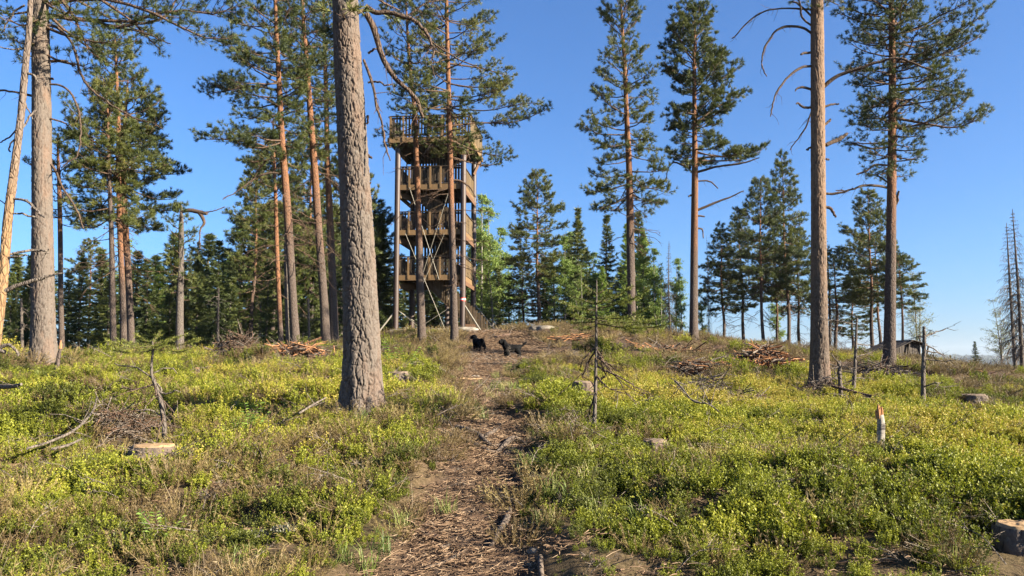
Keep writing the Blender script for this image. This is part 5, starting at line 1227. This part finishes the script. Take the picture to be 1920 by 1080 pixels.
def field(n, dmin, dmax, r, power=1.0):
    """random points in the view wedge, even in area"""
    u = r.random(n*2); d = np.sqrt(dmin**2 + u*(dmax**2-dmin**2)); x = r.uniform(-.80, .80, n*2)*d; return x[:n], d[:n]
KEEP_OFF = [(P(px, py, d)[0], d, rr) for px, py, d, rr in [(287,866,7,.26),(1229,850,7,.17),(1093,748,12,.22),(1826,757,13.5,.28),(1912,1030,4.3,.18),(1650,850,7,.11),(682,772,8.1,.10),(746,712,12.6,.26),(83,684,14,.12),(1537,729,15,.12),(369,700,14,.12)]] + [(P(px, 700, d)[0], d, hw*d/F_PX*.78) for px, d, hw in [(1440,19,70),(1300,18,72),(560,17,75),(445,18,55),(1262,24,60),(1650,18,75),(235,8.2,80)]]
def clear(x, y, grow=0.0):
    k = np.ones(len(x), bool)
    for cx_, cy_, rr in KEEP_OFF:
        yy = np.where(y < cy_, (y-cy_)*(.25 if rr < .3 else .36), y-cy_); k &= np.hypot(x-cx_*(y/cy_), yy) > rr+grow
    return k
shr = proto_col('blueberry_clumps', [shrub_proto(400+k, R=.15, H=(.20, .25, .17, .23, .28)[k]) for k in range(5)])
hea = proto_col('heather_tufts', [heather_proto(420+k) for k in range(3)])
grs = proto_col('grass_tufts', [grass_proto(430+k) for k in range(3)])
lit = proto_col('litter_patches', [litter_proto(440+k) for k in range(4)])
lic = proto_col('lichen_patches', [lichen_proto(450)])
r = rng_(77); X, Y, S = [], [], []
for n, a, b, s0, s1 in ((5200, 2.6, 8.5, .75, 1.15), (6500, 8.5, 17, .95, 1.45), (5200, 17, 34, 1.3, 2.1), (1500, 34, 60, 1.8, 3.0)):
    x, y = field(n, a, b, r); X.append(x); Y.append(y); S.append(r.uniform(s0, s1, n))
X, Y, S = map(np.concatenate, (X, Y, S)); pm = path_m(X, Y); bz = brown_zone(X, Y); keep = (pm > .92+r.random(len(X))*.25) & (r.random(len(X)) > bz*1.05) & clear(X, Y, .02) & (r.random(len(X)) < .25+.25*(X > .3)*(Y < 12)+1.15*fbm(X*1.1, Y*1.1, s=71))
X, Y, S, pm, bz = X[keep], Y[keep], S[keep], pm[keep], bz[keep]
S = S*(.26+.74*fbm(X*.8, Y*.8, s=72))
for tx_, ty_ in ((682, 8.1), (83, 14), (1537, 15)):
    q = P(tx_, 700, ty_)[0]; S = S*(1-.6*np.exp(-((X-q*Y/ty_)/.45)**2)*sstep(ty_-1.5, ty_-.5, Y)*(1-sstep(ty_, ty_+.6, Y)))*(.62+.38*sstep(1.0, 1.9, pm))*np.where(Y < 4.2, .85, 1)
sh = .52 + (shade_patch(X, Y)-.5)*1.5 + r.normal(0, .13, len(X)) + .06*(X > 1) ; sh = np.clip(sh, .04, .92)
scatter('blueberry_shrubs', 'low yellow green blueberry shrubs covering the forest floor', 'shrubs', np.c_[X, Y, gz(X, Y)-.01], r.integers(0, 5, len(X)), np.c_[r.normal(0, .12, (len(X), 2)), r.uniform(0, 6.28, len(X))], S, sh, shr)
x, y = [], []
for n, a, b in ((2400, 2.6, 9), (3600, 9, 20), (3600, 20, 45)): q = field(n, a, b, r); x.append(q[0]); y.append(q[1])
x, y = np.concatenate(x), np.concatenate(y); pm = path_m(x, y); bz = brown_zone(x, y); kp = (pm > .95) & (r.random(len(x)) < .16*(1+(x < 0)) + .70*bz) & clear(x, y); x, y = x[kp], y[kp]
scatter('dry_heather', 'brown dry heather and litter tufts between the green shrubs', 'heather', np.c_[x, y, gz(x, y)-.01], r.integers(0, 3, len(x)), np.c_[r.normal(0, .15, (len(x), 2)), r.uniform(0, 6.28, len(x))], r.uniform(.7, 1.3, len(x))*np.interp(y, [4, 20, 40], [.85, 1.3, 2]), np.clip(r.normal(.5, .2, len(x)), .05, .95), hea)
x, y = field(2400, 2.8, 16, r); pm = path_m(x, y); kp = (np.abs(pm-1.2) < .35) | (r.random(len(x)) < .30*sstep(.42, .60, fbm(x*.9, y*.9, s=95))); kp &= clear(x, y) & (r.random(len(x)) < .7); x, y = x[kp], y[kp]
scatter('grass_tufts', 'small grass tufts along the path edges', 'grass', np.c_[x, y, gz(x, y)], r.integers(0, 3, len(x)), np.c_[r.normal(0, .1, (len(x), 2)), r.uniform(0, 6.28, len(x))], r.uniform(.5, 1.1, len(x)), np.clip(r.normal(.55, .22, len(x)), .05, .95), grs)
x, y = [], []
for n, a, b in ((7500, 2.6, 8), (5200, 8, 16), (6000, 16, 46)): q = field(n, a, b, r); x.append(q[0]); y.append(q[1])
i = r.integers(0, len(PATH)-1, 3500); x.append(PATH[i, 0]+r.normal(0, 1, 3500)*PATH[i, 2]*.6); y.append(PATH[i, 1]+r.normal(0, .15, 3500))
x, y = np.concatenate(x), np.concatenate(y); pm = path_m(x, y); bz = brown_zone(x, y); kp = (pm < 1.35) & (r.random(len(x)) < -.10 + 1.3*fbm(x*1.3, y*1.3, s=91)) | (r.random(len(x)) < .12+.6*bz); kp &= (y > 2.4); x, y = x[kp], y[kp]
scatter('forest_litter', 'dry needles, twigs and bark scraps on the path and bare ground', 'litter', np.c_[x, y, gz(x, y)+.004], r.integers(0, 4, len(x)), np.c_[r.normal(0, .08, (len(x), 2)), r.uniform(0, 6.28, len(x))], r.uniform(.6, 1.3, len(x))*np.interp(y, [4, 16, 40], [.8, 1.3, 2.6]), r.random(len(x)), lit)
lx, ly = [], []
for px, py, d, n, sp in ((465,990,4.4,6,.11),(10,800,8,6,.15)):
    q = P(px, py, d); lx.append(q[0]+r.normal(0, sp, n)); ly.append(q[1]+r.normal(0, sp, n))
x, y = np.concatenate(lx), np.concatenate(ly)
scatter('reindeer_lichen', 'patches of pale grey lichen in the lower left shrubs', 'lichen', np.c_[x, y, gz(x, y)+.05], np.zeros(len(x)), np.c_[np.zeros((len(x), 2)), r.uniform(0, 6.28, len(x))], r.uniform(.35, .75, len(x)), r.random(len(x)), lic)

def dead_proto(seed):
    r = rng_(seed); m = MB(); a = r.uniform(0, 6.28); L = r.uniform(.25, .55); d = np.array((math.cos(a), math.sin(a), r.uniform(.0, .55))); d /= np.linalg.norm(d)
    p = [np.array((0, 0, .02)), d*L*.5+r.normal(0, .03, 3)+np.array((0, 0, .03)), d*L+r.normal(0, .04, 3)+np.array((0, 0, .02))]; m.tube(resample(p, 6), np.linspace(.006, .002, 6), 4, False, warm=.5, relief=1.)
    for _ in range(6):
        f = r.uniform(.2, .95); b = d*L*f+np.array((0, 0, .03)); e = b+nrm(d*.6+r.normal(0, .7, 3)+np.array((0, 0, .2)))*r.uniform(.06, .2); m.tube([b, (b+e)/2+r.normal(0, .01, 3), e], [.003, .0022, .0012], 3, False, warm=.6, relief=1.)
    return m.build('dead_twig', M['dead'])
dtw = proto_col('dead_twigs', [dead_proto(460+k) for k in range(5)])
x, y = [], []
for n, a, b in ((420, 2.8, 9), (520, 9, 20), (420, 20, 36)): q = field(n, a, b, r); x.append(q[0]); y.append(q[1])
x, y = np.concatenate(x), np.concatenate(y)
scatter('dead_twigs', 'grey dead twigs lying among the shrubs and on the bare ground', 'twigs', np.c_[x, y, gz(x, y)+r.uniform(.0, .12, len(x))*(path_m(x, y) > 1.1)], r.integers(0, 5, len(x)), np.c_[r.normal(0, .15, (len(x), 2)), r.uniform(0, 6.28, len(x))], r.uniform(.5, 1.3, len(x))*np.interp(y, [4, 20, 36], [.55, 1.1, 1.7]), r.random(len(x)), dtw)
# light green seedlings standing out of the shrubs
M['seedling'] = foliage_mat('seedling_leaves', [(0, (.10, .17, .03)), (1, (.24, .33, .06))], .4)
for k, (lab, px, py, d, h) in enumerate([('light green rowan seedling right of the left crooked sapling', 466, 835, 7.2, .30), ('light green rowan seedling low beside the fresh cut stump', 436, 858, 7.0, .24), ('bright leafy seedling just right of the foreground trunk, nearer the tower', 752, 690, 13.5, .55), ('bright grassy seedling in the lower left foreground', 300, 1010, 4.5, .22)]):
    b = on(px, py, d); root = empty('rowan_seedling', b); tag(root, lab, 'seedling'); rr_ = rng_(700+k); m = MB(); lp, ld, ln = [], [], []
    for _ in range(6):
        a = rr_.uniform(0, 6.28); e = np.array((math.cos(a)*h*.5, math.sin(a)*h*.5, h*rr_.uniform(.6, 1.15))); m.tube([(0, 0, -.02), e*np.array((.35, .35, .6)), e], [.004, .003, .0015], 4, False, warm=.4, relief=1.)
        for f in np.linspace(.5, 1, 6):
            for sd in (-1, 1): lp.append(e*np.array((f, f, f**.7))); ld.append(np.array((math.cos(a+sd*1.0), math.sin(a+sd*1.0), .15))); ln.append(np.array((0, 0, 1.))+rr_.normal(0, .3, 3))
    m.build('stem', M['twig'], root); v, f = leaves(np.array(lp), np.array(ld), np.array(ln), h*.20, .38, rr_); m = MB(); m.add(v, f, tint=np.repeat(rr_.random(len(lp)), 4)); m.build('foliage', M['seedling'], root)
# a few stones in the trodden path
for k, (lab, px, py, d, s) in enumerate([('small grey stone in the path below the dogs', 892, 704, 14.5, .10), ('flat stone at the left edge of the path, lower middle', 742, 1000, 4.5, .07), ('rounded stone half sunk in the path above the crossing roots', 918, 776, 8.6, .09), ('small stone at the right edge of the path, bottom of the frame', 1003, 1015, 4.3, .055)]):
    rock('stone', lab, on(px, py, d, .01), (s, s*.75, s*.6), 80+k, k)

# ------------------------------------------------------------------ the air
hb = MB(); hb.box((0, 0, 10), (9600, 9600, 240)); ho = hb.build('haze', []); tag(ho, kind='stuff')
hm = bpy.data.materials.new('haze'); hm.use_nodes = True; n = hm.node_tree; n.nodes.remove(n.nodes['Principled BSDF'])
pv = n.nodes.new('ShaderNodeVolumePrincipled'); pv.inputs['Color'].default_value = (.80, .88, 1, 1); pv.inputs['Density'].default_value = .00008; pv.inputs['Anisotropy'].default_value = .2
n.links.new(pv.outputs[0], n.nodes['Material Output'].inputs['Volume']); ho.data.materials.append(hm)
